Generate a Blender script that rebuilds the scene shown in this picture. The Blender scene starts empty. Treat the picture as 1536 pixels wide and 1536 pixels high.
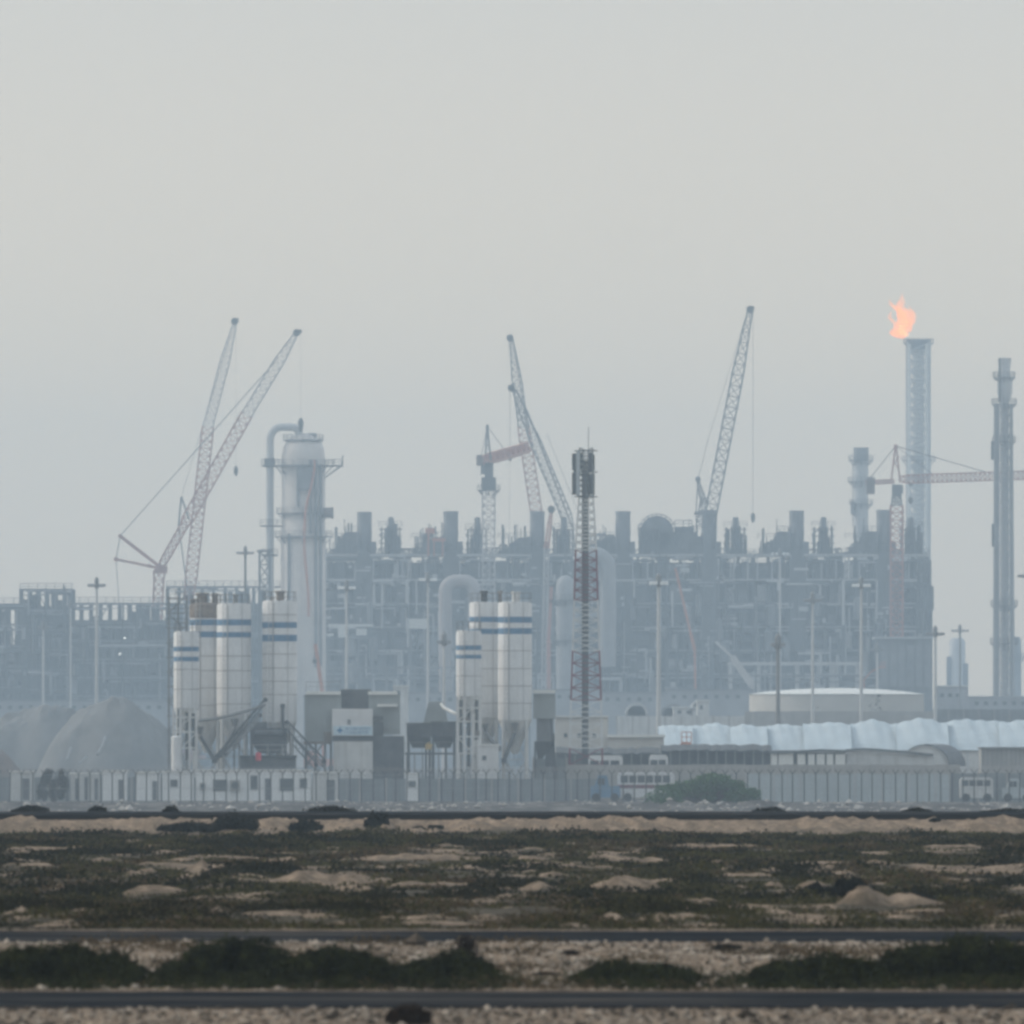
import bpy, math, random
import numpy as np
from mathutils import Vector, noise as mnoise

random.seed(7)
NP = np.random.RandomState(7)
SC = bpy.context.scene
COL = SC.collection

# ------------------------------------------------------------------ camera scale
F, HOR, CX, CAMH = 22000.0, 1120.0, 768.0, 5.0     # focal length in photo pixels, horizon row, centre column, eye height


def W(px, py, d):
    return Vector(((px - CX) * d / F, d, CAMH + (HOR - py) * d / F))


def WX(px, d):
    return (px - CX) * d / F


def WZ(py, d):
    return CAMH + (HOR - py) * d / F


# ------------------------------------------------------------------ materials
def mat(name, col, rough=0.7, var=0.25, scale=0.6, metal=0.0, streak=0.0, streak_col=(0.12, 0.09, 0.07), spec=0.3):
    m = bpy.data.materials.new(name)
    m.use_nodes = True
    nt = m.node_tree
    b = nt.nodes['Principled BSDF']
    b.inputs['Roughness'].default_value = rough
    b.inputs['Metallic'].default_value = metal
    b.inputs['Specular IOR Level'].default_value = spec
    tc = nt.nodes.new('ShaderNodeTexCoord')
    n = nt.nodes.new('ShaderNodeTexNoise')
    n.inputs['Scale'].default_value = scale
    n.inputs['Detail'].default_value = 6
    n.inputs['Roughness'].default_value = 0.65
    nt.links.new(tc.outputs['Object'], n.inputs['Vector'])
    r = nt.nodes.new('ShaderNodeValToRGB')
    e = r.color_ramp.elements
    e[0].position, e[1].position = 0.3, 0.7
    e[0].color = tuple(c * (1 - var) for c in col) + (1,)
    e[1].color = tuple(min(c * (1 + var), 0.95) for c in col) + (1,)
    nt.links.new(n.outputs['Fac'], r.inputs['Fac'])
    out = r.outputs['Color']
    if streak > 0:                       # rain and dust streaks running down the sheet
        mp = nt.nodes.new('ShaderNodeMapping')
        mp.inputs['Scale'].default_value = (2.2, 2.2, 0.12)
        nt.links.new(tc.outputs['Object'], mp.inputs['Vector'])
        n2 = nt.nodes.new('ShaderNodeTexNoise')
        n2.inputs['Scale'].default_value = 1.0
        n2.inputs['Detail'].default_value = 5
        nt.links.new(mp.outputs['Vector'], n2.inputs['Vector'])
        r2 = nt.nodes.new('ShaderNodeValToRGB')
        r2.color_ramp.elements[0].position, r2.color_ramp.elements[1].position = 0.48, 0.75
        r2.color_ramp.elements[0].color = (0, 0, 0, 1)
        r2.color_ramp.elements[1].color = (streak, streak, streak, 1)
        nt.links.new(n2.outputs['Fac'], r2.inputs['Fac'])
        mx = nt.nodes.new('ShaderNodeMixRGB')
        mx.inputs['Color2'].default_value = tuple(streak_col) + (1,)
        nt.links.new(r2.outputs['Color'], mx.inputs['Fac'])
        nt.links.new(out, mx.inputs['Color1'])
        out = mx.outputs['Color']
    nt.links.new(out, b.inputs['Base Color'])
    return m


def emit(name, c1, c2, s):
    m = bpy.data.materials.new(name)
    m.use_nodes = True
    nt = m.node_tree
    nt.nodes.remove(nt.nodes['Principled BSDF'])
    tc = nt.nodes.new('ShaderNodeTexCoord')
    n = nt.nodes.new('ShaderNodeTexNoise')
    n.inputs['Scale'].default_value = 0.35
    n.inputs['Detail'].default_value = 4
    nt.links.new(tc.outputs['Object'], n.inputs['Vector'])
    r = nt.nodes.new('ShaderNodeValToRGB')
    r.color_ramp.elements[0].position, r.color_ramp.elements[1].position = 0.35, 0.65
    r.color_ramp.elements[0].color = c1 + (1,)
    r.color_ramp.elements[1].color = c2 + (1,)
    nt.links.new(n.outputs['Fac'], r.inputs['Fac'])
    e = nt.nodes.new('ShaderNodeEmission')
    e.inputs['Strength'].default_value = s
    nt.links.new(r.outputs['Color'], e.inputs['Color'])
    nt.links.new(e.outputs['Emission'], nt.nodes['Material Output'].inputs['Surface'])
    return m


M = dict(
    steel=mat('weathered steel', (0.10, 0.105, 0.11), 0.6, 0.35, 0.25),
    steel_dark=mat('dark steel', (0.045, 0.048, 0.05), 0.6, 0.3, 0.4),
    steel_mid=mat('grey painted steel', (0.20, 0.205, 0.21), 0.55, 0.3, 0.3),
    steel_pale=mat('pale galvanised steel', (0.42, 0.43, 0.43), 0.5, 0.2, 0.3),
    equip=mat('equipment grey', (0.15, 0.155, 0.16), 0.6, 0.65, 0.22),
    equip_warm=mat('equipment rust grey', (0.17, 0.13, 0.115), 0.7, 0.4, 0.2),
    silver_dim=mat('dull zinc cladding', (0.30, 0.305, 0.31), 0.55, 0.2, 0.2),
    vessel_dim=mat('faded vessel cladding', (0.36, 0.33, 0.32), 0.6, 0.15, 0.2, streak=0.3),
    grit=mat('dark grit', (0.075, 0.062, 0.050), 0.95, 0.5, 3.0, spec=0.0),
    silver=mat('insulation cladding', (0.50, 0.50, 0.49), 0.45, 0.15, 0.2),
    vessel=mat('vessel cladding', (0.68, 0.62, 0.56), 0.5, 0.14, 0.12, streak=0.35, streak_col=(0.3, 0.27, 0.25)),
    white=mat('white paint with dust', (0.64, 0.64, 0.63), 0.5, 0.10, 0.5, streak=0.40, streak_col=(0.42, 0.41, 0.39)),
    white_dirty=mat('dusty white paint', (0.60, 0.60, 0.58), 0.6, 0.14, 0.7, streak=0.5, streak_col=(0.3, 0.28, 0.25)),
    seam=mat('silo seam', (0.30, 0.29, 0.28), 0.6, 0.2, 1.0),
    blue=mat('blue band paint', (0.09, 0.20, 0.33), 0.55, 0.15, 0.6),
    blue_sign=mat('sign blue', (0.04, 0.16, 0.33), 0.5, 0.1, 2.0),
    sign_pale=mat('pale blue sign sheet', (0.52, 0.64, 0.70), 0.5, 0.06, 1.0),
    brown=mat('cement crusted brown', (0.21, 0.175, 0.15), 0.85, 0.35, 1.2),
    green_grey=mat('green grey sheet', (0.30, 0.325, 0.32), 0.6, 0.15, 0.5, streak=0.35, streak_col=(0.2, 0.19, 0.18)),
    roof_white=mat('white roof sheet', (0.72, 0.72, 0.68), 0.5, 0.08, 0.6),
    dark_bin=mat('dark bin steel', (0.10, 0.105, 0.115), 0.7, 0.35, 0.7),
    cream=mat('cream wall', (0.52, 0.50, 0.46), 0.8, 0.07, 0.3, streak=0.2, streak_col=(0.4, 0.36, 0.31)),
    concrete=mat('concrete', (0.36, 0.35, 0.33), 0.85, 0.15, 0.5, streak=0.3, streak_col=(0.2, 0.19, 0.18)),
    block=mat('grey block wall', (0.20, 0.22, 0.235), 0.85, 0.2, 0.5, streak=0.4, streak_col=(0.1, 0.1, 0.1)),
    hoarding=mat('pale hoarding sheet', (0.42, 0.47, 0.48), 0.6, 0.10, 0.4, streak=0.3, streak_col=(0.25, 0.26, 0.26)),
    tent=mat('pale blue fabric', (0.47, 0.545, 0.585), 0.8, 0.10, 0.5, streak=0.35, streak_col=(0.36, 0.38, 0.38)),
    red=mat('aviation red paint', (0.17, 0.035, 0.05), 0.6, 0.2, 0.8),
    tower_white=mat('tower white paint', (0.58, 0.59, 0.58), 0.6, 0.12, 0.8),
    tower_grey=mat('tower grey zinc', (0.22, 0.23, 0.23), 0.6, 0.2, 0.8),
    antenna=mat('antenna casing', (0.07, 0.075, 0.085), 0.6, 0.2, 1.0),
    antenna_pale=mat('pale antenna casing', (0.38, 0.42, 0.44), 0.6, 0.1, 1.0),
    crane_red=mat('faded red crane paint', (0.44, 0.20, 0.15), 0.6, 0.2, 0.3),
    crane_grey=mat('grey crane steel', (0.15, 0.165, 0.175), 0.6, 0.2, 0.3),
    crane_white=mat('white crane steel', (0.52, 0.50, 0.48), 0.6, 0.12, 0.3),
    orange=mat('orange paint', (0.50, 0.20, 0.12), 0.6, 0.15, 0.5),
    cable=mat('steel cable', (0.12, 0.12, 0.125), 0.6, 0.1, 0.5),
    glass=mat('dark window', (0.05, 0.06, 0.07), 0.25, 0.2, 0.5, spec=0.5),
    tyre=mat('tyre rubber', (0.03, 0.03, 0.03), 0.9, 0.2, 2.0),
    asphalt=mat('asphalt', (0.016, 0.019, 0.023), 1.0, 0.35, 1.8, spec=0.0),
    asphalt_edge=mat('asphalt edge', (0.016, 0.016, 0.017), 1.0, 0.25, 1.8, spec=0.0),
    heap=mat('grey aggregate', (0.165, 0.165, 0.162), 0.95, 0.25, 0.35),
    heap_brown=mat('brown aggregate', (0.20, 0.175, 0.165), 0.95, 0.2, 0.35),
    leaf=mat('shrub leaves', (0.026, 0.029, 0.009), 0.9, 0.8, 4.0, spec=0.03),
    leaf_dry=mat('dry shrub leaves', (0.034, 0.022, 0.016), 0.9, 0.4, 3.0, spec=0.03),
    leaf_dark=mat('dark shrub leaves', (0.020, 0.020, 0.016), 0.9, 0.4, 2.0, spec=0.03),
    cabin_white=mat('white cabin sheet', (0.80, 0.81, 0.80), 0.5, 0.06, 0.6, streak=0.35, streak_col=(0.5, 0.48, 0.45)),
    leaf_tree=mat('acacia leaves', (0.044, 0.100, 0.034), 0.8, 0.4, 0.8, spec=0.2),
    scrub=mat('scrub leaves', (0.055, 0.050, 0.019), 0.95, 0.6, 0.45, spec=0.0),
    scrub_dark=mat('dark scrub leaves', (0.023, 0.021, 0.010), 0.95, 0.5, 0.9, spec=0.0),
    scrub_dry=mat('dry brown scrub', (0.085, 0.061, 0.034), 0.95, 0.5, 0.9, spec=0.0),
    bark=mat('bark', (0.07, 0.055, 0.045), 0.9, 0.3, 3.0),
    stone=mat('pale stone', (0.33, 0.28, 0.225), 0.9, 0.55, 2.5),
    rubble=mat('pale rubble', (0.34, 0.32, 0.295), 0.9, 0.45, 0.7),
    chain=mat('galvanised wire', (0.30, 0.32, 0.33), 0.6, 0.15, 1.0),
    post=mat('fence post', (0.045, 0.048, 0.052), 0.7, 0.2, 1.0),
    razor=mat('razor wire', (0.33, 0.31, 0.30), 0.5, 0.2, 1.0),
    drum=mat('pinkish red paint', (0.62, 0.07, 0.10), 0.6, 0.15, 2.0),
    yellow=mat('yellow paint', (0.60, 0.42, 0.12), 0.6, 0.15, 2.0),
    lamp_glass=mat('lamp glass', (0.75, 0.75, 0.72), 0.3, 0.05, 2.0),
    lit=emit('work light', (1.0, 0.97, 0.9), (1.0, 0.97, 0.9), 2.6),
)


fm_ = bpy.data.materials.new('burning gas')
fm_.use_nodes = True
_n = fm_.node_tree
_n.nodes.remove(_n.nodes['Principled BSDF'])
_a, _e, _s = _n.nodes.new('ShaderNodeVolumeAbsorption'), _n.nodes.new('ShaderNodeEmission'), _n.nodes.new('ShaderNodeAddShader')
_a.inputs['Color'].default_value = (0, 0, 0, 1)
_a.inputs['Density'].default_value = 0.45
_e.inputs['Color'].default_value = (1.0, 0.31, 0.075, 1)
_e.inputs['Strength'].default_value = 0.45 * 2.7
_n.links.new(_a.outputs[0], _s.inputs[0])
_n.links.new(_e.outputs[0], _s.inputs[1])
_n.links.new(_s.outputs[0], _n.nodes['Material Output'].inputs['Volume'])
M['flame'] = fm_
M['flame_core'] = fm_.copy()
for _q in M['flame_core'].node_tree.nodes:
    if _q.type == 'EMISSION':
        _q.inputs['Color'].default_value = (1.0, 0.42, 0.14, 1)
        _q.inputs['Strength'].default_value = 1.7
# wind-blown sand lying on the asphalt
_n = M['asphalt'].node_tree
_t, _m, _x, _r, _k = [_n.nodes.new(q) for q in ('ShaderNodeTexCoord', 'ShaderNodeMapping', 'ShaderNodeTexNoise', 'ShaderNodeValToRGB', 'ShaderNodeMixRGB')]
_m.inputs['Scale'].default_value = (0.22, 0.9, 1)
_x.inputs['Scale'].default_value, _x.inputs['Detail'].default_value = 1.0, 6
_r.color_ramp.elements[0].position, _r.color_ramp.elements[1].position = 0.50, 0.78
_r.color_ramp.elements[0].color, _r.color_ramp.elements[1].color = (0, 0, 0, 1), (.55, .55, .55, 1)
_k.inputs['Color2'].default_value = (0.16, 0.14, 0.12, 1)
_b = _n.nodes['Principled BSDF']
_o = _b.inputs['Base Color'].links[0].from_socket
_n.links.new(_t.outputs['Object'], _m.inputs['Vector'])
_n.links.new(_m.outputs['Vector'], _x.inputs['Vector'])
_n.links.new(_x.outputs['Fac'], _r.inputs['Fac'])
_n.links.new(_r.outputs['Color'], _k.inputs['Fac'])
_n.links.new(_o, _k.inputs['Color1'])
_n.links.new(_k.outputs['Color'], _b.inputs['Base Color'])


# ------------------------------------------------------------------ mesh builder
class MB:
    def __init__(self):
        self.v, self.f = [], []

    def add(self, vs, fs):
        o = len(self.v)
        self.v.extend([tuple(p) for p in vs])
        self.f.extend([tuple(i + o for i in f) for f in fs])
        return self

    def box(self, x0, x1, y0, y1, z0, z1):
        return self.add([(x0, y0, z0), (x1, y0, z0), (x1, y1, z0), (x0, y1, z0), (x0, y0, z1), (x1, y0, z1), (x1, y1, z1), (x0, y1, z1)],
                        [(3, 2, 1, 0), (4, 5, 6, 7), (0, 1, 5, 4), (1, 2, 6, 5), (2, 3, 7, 6), (3, 0, 4, 7)])

    def pbox(self, px0, px1, py0, py1, d, depth, base=False):
        """box whose front face spans photo pixels at distance d; base=True runs it down to the ground"""
        z0 = 0.0 if base else WZ(py1, d)
        return self.box(WX(px0, d), WX(px1, d), d, d + depth, z0, WZ(py0, d))

    def bar(self, a, b, w, h=None):
        a, b = Vector(a), Vector(b)
        h = h or w
        u = b - a
        if u.length < 1e-6:
            return self
        u.normalize()
        ref = Vector((0, 0, 1)) if abs(u.z) < 0.95 else Vector((0, 1, 0))
        s = u.cross(ref).normalized() * (w / 2)
        t = s.cross(u).normalized() * (h / 2)
        return self.add([a - s - t, a + s - t, a + s + t, a - s + t, b - s - t, b + s - t, b + s + t, b - s + t],
                        [(3, 2, 1, 0), (4, 5, 6, 7), (0, 1, 5, 4), (1, 2, 6, 5), (2, 3, 7, 6), (3, 0, 4, 7)])

    def cyl(self, a, b, r0, r1=None, n=14, cap=True):
        a, b = Vector(a), Vector(b)
        r1 = r0 if r1 is None else r1
        u = (b - a).normalized()
        ref = Vector((0, 0, 1)) if abs(u.z) < 0.95 else Vector((0, 1, 0))
        s = u.cross(ref).normalized()
        t = s.cross(u).normalized()
        vs, fs = [], []
        for p, r in ((a, r0), (b, r1)):
            for k in range(n):
                an = 2 * math.pi * k / n
                vs.append(p + s * (r * math.cos(an)) + t * (r * math.sin(an)))
        for k in range(n):
            k2 = (k + 1) % n
            fs.append((k, k2, n + k2, n + k))
        if cap:
            fs.append(tuple(range(n - 1, -1, -1)))
            fs.append(tuple(range(n, 2 * n)))
        return self.add(vs, fs)

    def lathe(self, x, y, prof, n=24):
        """prof: list of (radius, z) from bottom to top about a vertical axis"""
        vs, fs = [], []
        for r, z in prof:
            for k in range(n):
                an = 2 * math.pi * k / n
                vs.append((x + r * math.cos(an), y + r * math.sin(an), z))
        for j in range(len(prof) - 1):
            for k in range(n):
                k2 = (k + 1) % n
                fs.append((j * n + k, j * n + k2, (j + 1) * n + k2, (j + 1) * n + k))
        fs.append(tuple(range(n - 1, -1, -1)))
        fs.append(tuple(range((len(prof) - 1) * n, len(prof) * n)))
        return self.add(vs, fs)

    def tube(self, pts, r, n=8):
        pts = [Vector(p) for p in pts]
        vs, fs = [], []
        ref = Vector((0, 1, 0))
        for i, p in enumerate(pts):
            u = (pts[min(i + 1, len(pts) - 1)] - pts[max(i - 1, 0)]).normalized()
            s = u.cross(ref)
            if s.length < 0.05:
                s = u.cross(Vector((1, 0, 0)))
            s.normalize()
            t = s.cross(u).normalized()
            for k in range(n):
                an = 2 * math.pi * k / n
                vs.append(p + s * (r * math.cos(an)) + t * (r * math.sin(an)))
        for i in range(len(pts) - 1):
            for k in range(n):
                k2 = (k + 1) % n
                fs.append((i * n + k, i * n + k2, (i + 1) * n + k2, (i + 1) * n + k))
        fs.append(tuple(range(n - 1, -1, -1)))
        fs.append(tuple(range((len(pts) - 1) * n, len(pts) * n)))
        return self.add(vs, fs)

    def lattice(self, a, b, w0, wm, w1, n, tc, tb, t0=0.12, t1=0.2, chords=4):
        """a four-chord lattice: width w0 at a, wm in the middle, w1 at b"""
        a, b = Vector(a), Vector(b)
        u = (b - a).normalized()
        s = u.cross(Vector((0, 1, 0))).normalized()
        t = s.cross(u).normalized()

        def wd(q):
            if q < t0:
                return w0 + (wm - w0) * q / t0
            if q > 1 - t1:
                return wm + (w1 - wm) * (q - 1 + t1) / t1
            return wm
        rows = []
        for i in range(n + 1):
            q = i / n
            c, h = a + (b - a) * q, wd(q) / 2
            rows.append([c - s * h - t * h, c + s * h - t * h, c + s * h + t * h, c - s * h + t * h])
        for i in range(n):
            for k in range(4):
                self.bar(rows[i][k], rows[i + 1][k], tc)
                k2 = (k + 1) % 4
                if i % 2 == 0:
                    self.bar(rows[i][k], rows[i + 1][k2], tb)
                else:
                    self.bar(rows[i][k2], rows[i + 1][k], tb)
                self.bar(rows[i][k], rows[i][k2], tb)
        return self

    def rail(self, pts, h=1.1, t=0.06, step=1.5):
        """handrail along a polyline"""
        pts = [Vector(p) for p in pts]
        up = Vector((0, 0, h))
        for p, q in zip(pts[:-1], pts[1:]):
            self.bar(p + up, q + up, t)
            self.bar(p + up * 0.5, q + up * 0.5, t * 0.8)
            k = max(1, int((q - p).length / step))
            for i in range(k + 1):
                g = p + (q - p) * (i / k)
                self.bar(g, g + up, t)
        return self

    def build(self, name, m, parent=None, smooth=False):
        me = bpy.data.meshes.new(name)
        v = np.array(self.v, dtype=np.float64)
        if parent is not None:
            base = Vector((0, 0, 0))
            p = parent
            while p is not None:
                base += p.location
                p = p.parent
            v = v - np.array(base)
        me.from_pydata(v.tolist(), [], self.f)
        me.materials.append(M[m] if isinstance(m, str) else m)
        if smooth:
            me.polygons.foreach_set('use_smooth', [True] * len(me.polygons))
            me.set_sharp_from_angle(angle=math.radians(40))
        me.update()
        o = bpy.data.objects.new(name, me)
        COL.objects.link(o)
        if parent is not None:
            o.parent = parent
        return o


def tag(o, label, cat, group=None):
    o['label'], o['category'], o['kind'] = label, cat, 'thing'
    if group:
        o['group'] = group
    return o


def thing(name, label, cat, loc, group=None):
    o = bpy.data.objects.new(name, None)
    o.empty_display_size = 1.0
    COL.objects.link(o)
    o.location = loc
    return tag(o, label, cat, group)


def tri_cloud(name, P, m, parent=None):
    """P: n x 3 x 3 triangles as one mesh"""
    n = len(P)
    me = bpy.data.meshes.new(name)
    if parent is not None:
        P = P - np.array(parent.location)
    me.vertices.add(3 * n)
    me.vertices.foreach_set('co', P.reshape(-1).astype(np.float32))
    me.loops.add(3 * n)
    me.loops.foreach_set('vertex_index', np.arange(3 * n, dtype=np.int32))
    me.polygons.add(n)
    me.polygons.foreach_set('loop_start', np.arange(0, 3 * n, 3, dtype=np.int32))
    me.update(calc_edges=True)
    me.materials.append(M[m])
    o = bpy.data.objects.new(name, me)
    COL.objects.link(o)
    if parent is not None:
        o.parent = parent
    return o


def leaf_tris(C, size, flat=1.0):
    """a leaf-sized triangle at every centre"""
    n = len(C)
    size = np.broadcast_to(np.asarray(size, dtype=np.float64), (n,))[:, None]
    A = NP.normal(size=(n, 3))
    A /= np.linalg.norm(A, axis=1)[:, None]
    B = NP.normal(size=(n, 3))
    B -= A * (A * B).sum(1)[:, None]
    B /= np.linalg.norm(B, axis=1)[:, None]
    A[:, 2] *= flat
    return np.stack([C - A * size * 0.6 - B * size * 0.35, C + A * size * 0.7, C - A * size * 0.4 + B * size * 0.45], axis=1)


# ------------------------------------------------------------------ value noise
def vnoise(x, y, seed=0):
    xi, yi = np.floor(x).astype(np.int64), np.floor(y).astype(np.int64)
    fx, fy = x - xi, y - yi
    fx, fy = fx * fx * (3 - 2 * fx), fy * fy * (3 - 2 * fy)

    def h(a, b):
        k = (a * 374761393 + b * 668265263 + seed * 1442695041) & 0xffffffff
        k = ((k ^ (k >> 13)) * 1274126177) & 0xffffffff
        return ((k ^ (k >> 16)) & 0xffff) / 65535.0
    return (h(xi, yi) * (1 - fx) + h(xi + 1, yi) * fx) * (1 - fy) + (h(xi, yi + 1) * (1 - fx) + h(xi + 1, yi + 1) * fx) * fy


def fbm(x, y, o=4, seed=0):
    s, a, t = 0.0, 1.0, 0.0
    for k in range(o):
        s = s + a * vnoise(x * 2 ** k + 17.3 * k, y * 2 ** k + 9.1 * k, seed + k)
        t += a
        a *= 0.5
    return s / t


def smooth(a, b, x):
    t = np.clip((x - a) / (b - a), 0, 1)
    return t * t * (3 - 2 * t)


# ------------------------------------------------------------------ camera
cam = bpy.data.cameras.new('camera')
cam.sensor_width = 36.0
cam.sensor_fit = 'HORIZONTAL'
cam.lens = 36.0 * F / 1536.0
cam.shift_y = (HOR - 768.0) / 1536.0
cam.clip_start, cam.clip_end = 1.0, 20000.0
cam.dof.use_dof = True
cam.dof.focus_distance = 1250.0
cam.dof.aperture_fstop = 10.0
co = bpy.data.objects.new('camera', cam)
co.location = (0, 0, CAMH)
co.rotation_euler = (math.radians(90), 0, 0)
COL.objects.link(co)
SC.camera = co

# ------------------------------------------------------------------ sky and sun
SUN_EL, SUN_AZ = math.radians(34), math.radians(-72)     # azimuth from +Y, negative to the left
w = bpy.data.worlds.new('World')
SC.world = w
w.use_nodes = True
nt = w.node_tree
bg = nt.nodes['Background']
sky = nt.nodes.new('ShaderNodeTexSky')
sky.sky_type = 'NISHITA'
sky.sun_disc = False
sky.sun_elevation = SUN_EL
sky.sun_rotation = SUN_AZ
sky.air_density, sky.dust_density, sky.ozone_density = 1.2, 6.0, 1.0
hs = nt.nodes.new('ShaderNodeHueSaturation')
hs.inputs['Saturation'].default_value = 0.80
nt.links.new(sky.outputs['Color'], hs.inputs['Color'])
mx = nt.nodes.new('ShaderNodeMixRGB')
mx.inputs['Fac'].default_value = 0.70
gc = nt.nodes.new('ShaderNodeTexCoord')
gs = nt.nodes.new('ShaderNodeSeparateXYZ')
nt.links.new(gc.outputs['Generated'], gs.inputs['Vector'])
gr = nt.nodes.new('ShaderNodeValToRGB')            # the cloud veil: dusty and bright near the horizon, cooler overhead
gr.color_ramp.elements[0].position, gr.color_ramp.elements[1].position = 0.008, 0.34
gr.color_ramp.elements[0].color = (1.0, 0.83, 0.61, 1)
gr.color_ramp.elements[1].color = (0.64, 0.70, 0.75, 1)
ge = gr.color_ramp.elements.new(0.024)
ge.color = (1.05, 0.872, 0.64, 1)
ge = gr.color_ramp.elements.new(0.052)
ge.color = (0.752, 0.708, 0.635, 1)
nt.links.new(gs.outputs['Z'], gr.inputs['Fac'])
gv = nt.nodes.new('ShaderNodeVectorMath')
gv.operation = 'SCALE'
gv.inputs['Scale'].default_value = 10.0
nt.links.new(gr.outputs['Color'], gv.inputs[0])
nt.links.new(gv.outputs['Vector'], mx.inputs['Color2'])
nt.links.new(hs.outputs['Color'], mx.inputs['Color1'])
nt.links.new(mx.outputs['Color'], bg.inputs['Color'])
bg.inputs['Strength'].default_value = 0.135

sl = bpy.data.lights.new('sun', 'SUN')
sl.energy = 1.25
sl.angle = math.radians(10)
sl.color = (1.0, 0.93, 0.84)
so = bpy.data.objects.new('sun', sl)
sd = Vector((math.sin(SUN_AZ) * math.cos(SUN_EL), math.cos(SUN_AZ) * math.cos(SUN_EL), math.sin(SUN_EL)))
so.rotation_euler = (-sd).to_track_quat('-Z', 'Y').to_euler()
so.location = (-200, 100, 300)
COL.objects.link(so)

SC.view_settings.view_transform = 'Standard'
SC.view_settings.look = 'None'
SC.view_settings.exposure = 0.0
SC.view_settings.gamma = 1.0
SC.view_settings.use_curve_mapping = False
SC.cycles.max_bounces = 6
SC.cycles.diffuse_bounces = 2
SC.cycles.volume_bounces = 3
SC.cycles.use_denoising = True
SC.cycles.filter_width = 3.0

# ------------------------------------------------------------------ haze
hz = MB().box(-1100, 1100, -320, 6100, -1.6, 143)
hm = bpy.data.materials.new('haze')
hm.use_nodes = True
nt = hm.node_tree
nt.nodes.remove(nt.nodes['Principled BSDF'])
pv = nt.nodes.new('ShaderNodeVolumePrincipled')
pv.inputs['Color'].default_value = (0.60, 0.77, 0.925, 1)
pv.inputs['Density'].default_value = 2.3e-4
pv.inputs['Anisotropy'].default_value = 0.25
pv.inputs['Density Attribute'].default_value = ''
pv.inputs['Temperature Attribute'].default_value = ''
pv.inputs['Color Attribute'].default_value = ''
nt.links.new(pv.outputs['Volume'], nt.nodes['Material Output'].inputs['Volume'])
ho = hz.build('haze', hm)
ho['kind'] = 'stuff'
ho['label'] = 'pale blue grey haze filling the air over the whole site'
# ------------------------------------------------------------------ terrain
# bare sand hummocks of the scrub field: photo column, row of the middle, width and height in photo pixels
MOUNDS = [(160, 1287, 44, 7), (208, 1306, 40, 20), (302, 1299, 26, 18), (268, 1317, 48, 13), (240, 1337, 110, 16), (480, 1312, 240, 20), (385, 1342, 60, 9),
          (530, 1330, 70, 14), (610, 1328, 60, 9), (28, 1366, 34, 14), (130, 1367, 60, 9), (325, 1362, 42, 16), (485, 1374, 80, 8), (625, 1375, 110, 13),
          (728, 1371, 52, 14), (100, 1381, 70, 9), (620, 1288, 220, 8), (425, 1288, 60, 8), (800, 1285, 54, 13), (808, 1331, 42, 16), (945, 1327, 90, 22),
          (980, 1286, 60, 13), (1112, 1330, 22, 10), (1160, 1328, 32, 9), (1160, 1362, 55, 16), (1010, 1372, 85, 14), (925, 1373, 44, 14), (1230, 1332, 58, 22),
          (1335, 1342, 150, 42), (1400, 1328, 32, 10), (1520, 1330, 76, 12), (1362, 1375, 60, 10), (1315, 1290, 26, 10), (1388, 1302, 42, 8), (1150, 1303, 40, 7),
          (1500, 1391, 60, 8), (60, 1272, 60, 9), (240, 1262, 50, 6), (470, 1300, 60, 7), (700, 1302, 70, 7), (1080, 1290, 40, 6), (860, 1300, 46, 6), (40, 1325, 30, 8),
          (1240, 1302, 40, 7), (1460, 1285, 44, 7), (760, 1347, 40, 7), (70, 1345, 30, 7), (1060, 1350, 44, 7), (560, 1352, 40, 7), (1450, 1352, 36, 7),
          (-80, 1310, 90, 14), (-150, 1350, 70, 12), (1620, 1345, 80, 16), (1700, 1300, 90, 12)]
# the near ground stands 2.5 m above the industrial plain and falls away behind the far road
for _ in range(150):
    _y = 1262 + 128 * random.random() ** 1.2
    MOUNDS.append((random.uniform(-200, 1740), _y, random.uniform(20, 120), random.uniform(3, 8)))
PROF_D = [-300, 131, 140.5, 140.51, 145.5, 145.51, 148, 170.5, 170.51, 175.5, 176, 200, 240, 407.5, 411, 418, 425, 425.01, 430, 430.01, 433, 470, 700, 7000]
PROF_Z = [2.5, 2.5, 2.49, 2.47, 2.54, 2.575, 2.58, 2.73, 2.70, 2.765, 2.80, 2.71, 2.50, 2.50, 2.55, 2.74, 2.885, 2.84, 2.84, 2.98, 2.97, 2.0, 0.0, 0.0]


def prof(d):
    return np.interp(d, PROF_D, PROF_Z)


MW = []
for px, py, pw, ph in MOUNDS:
    yb = py + ph / 2 + 1
    d = 600.0
    for _ in range(30):
        d = F * (CAMH - float(prof(d))) / (yb - HOR)
    MW.append((WX(px, d), d, pw / 2 * d / F * 1.1, max(ph * d / F * 1.0, 0.06)))


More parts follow.
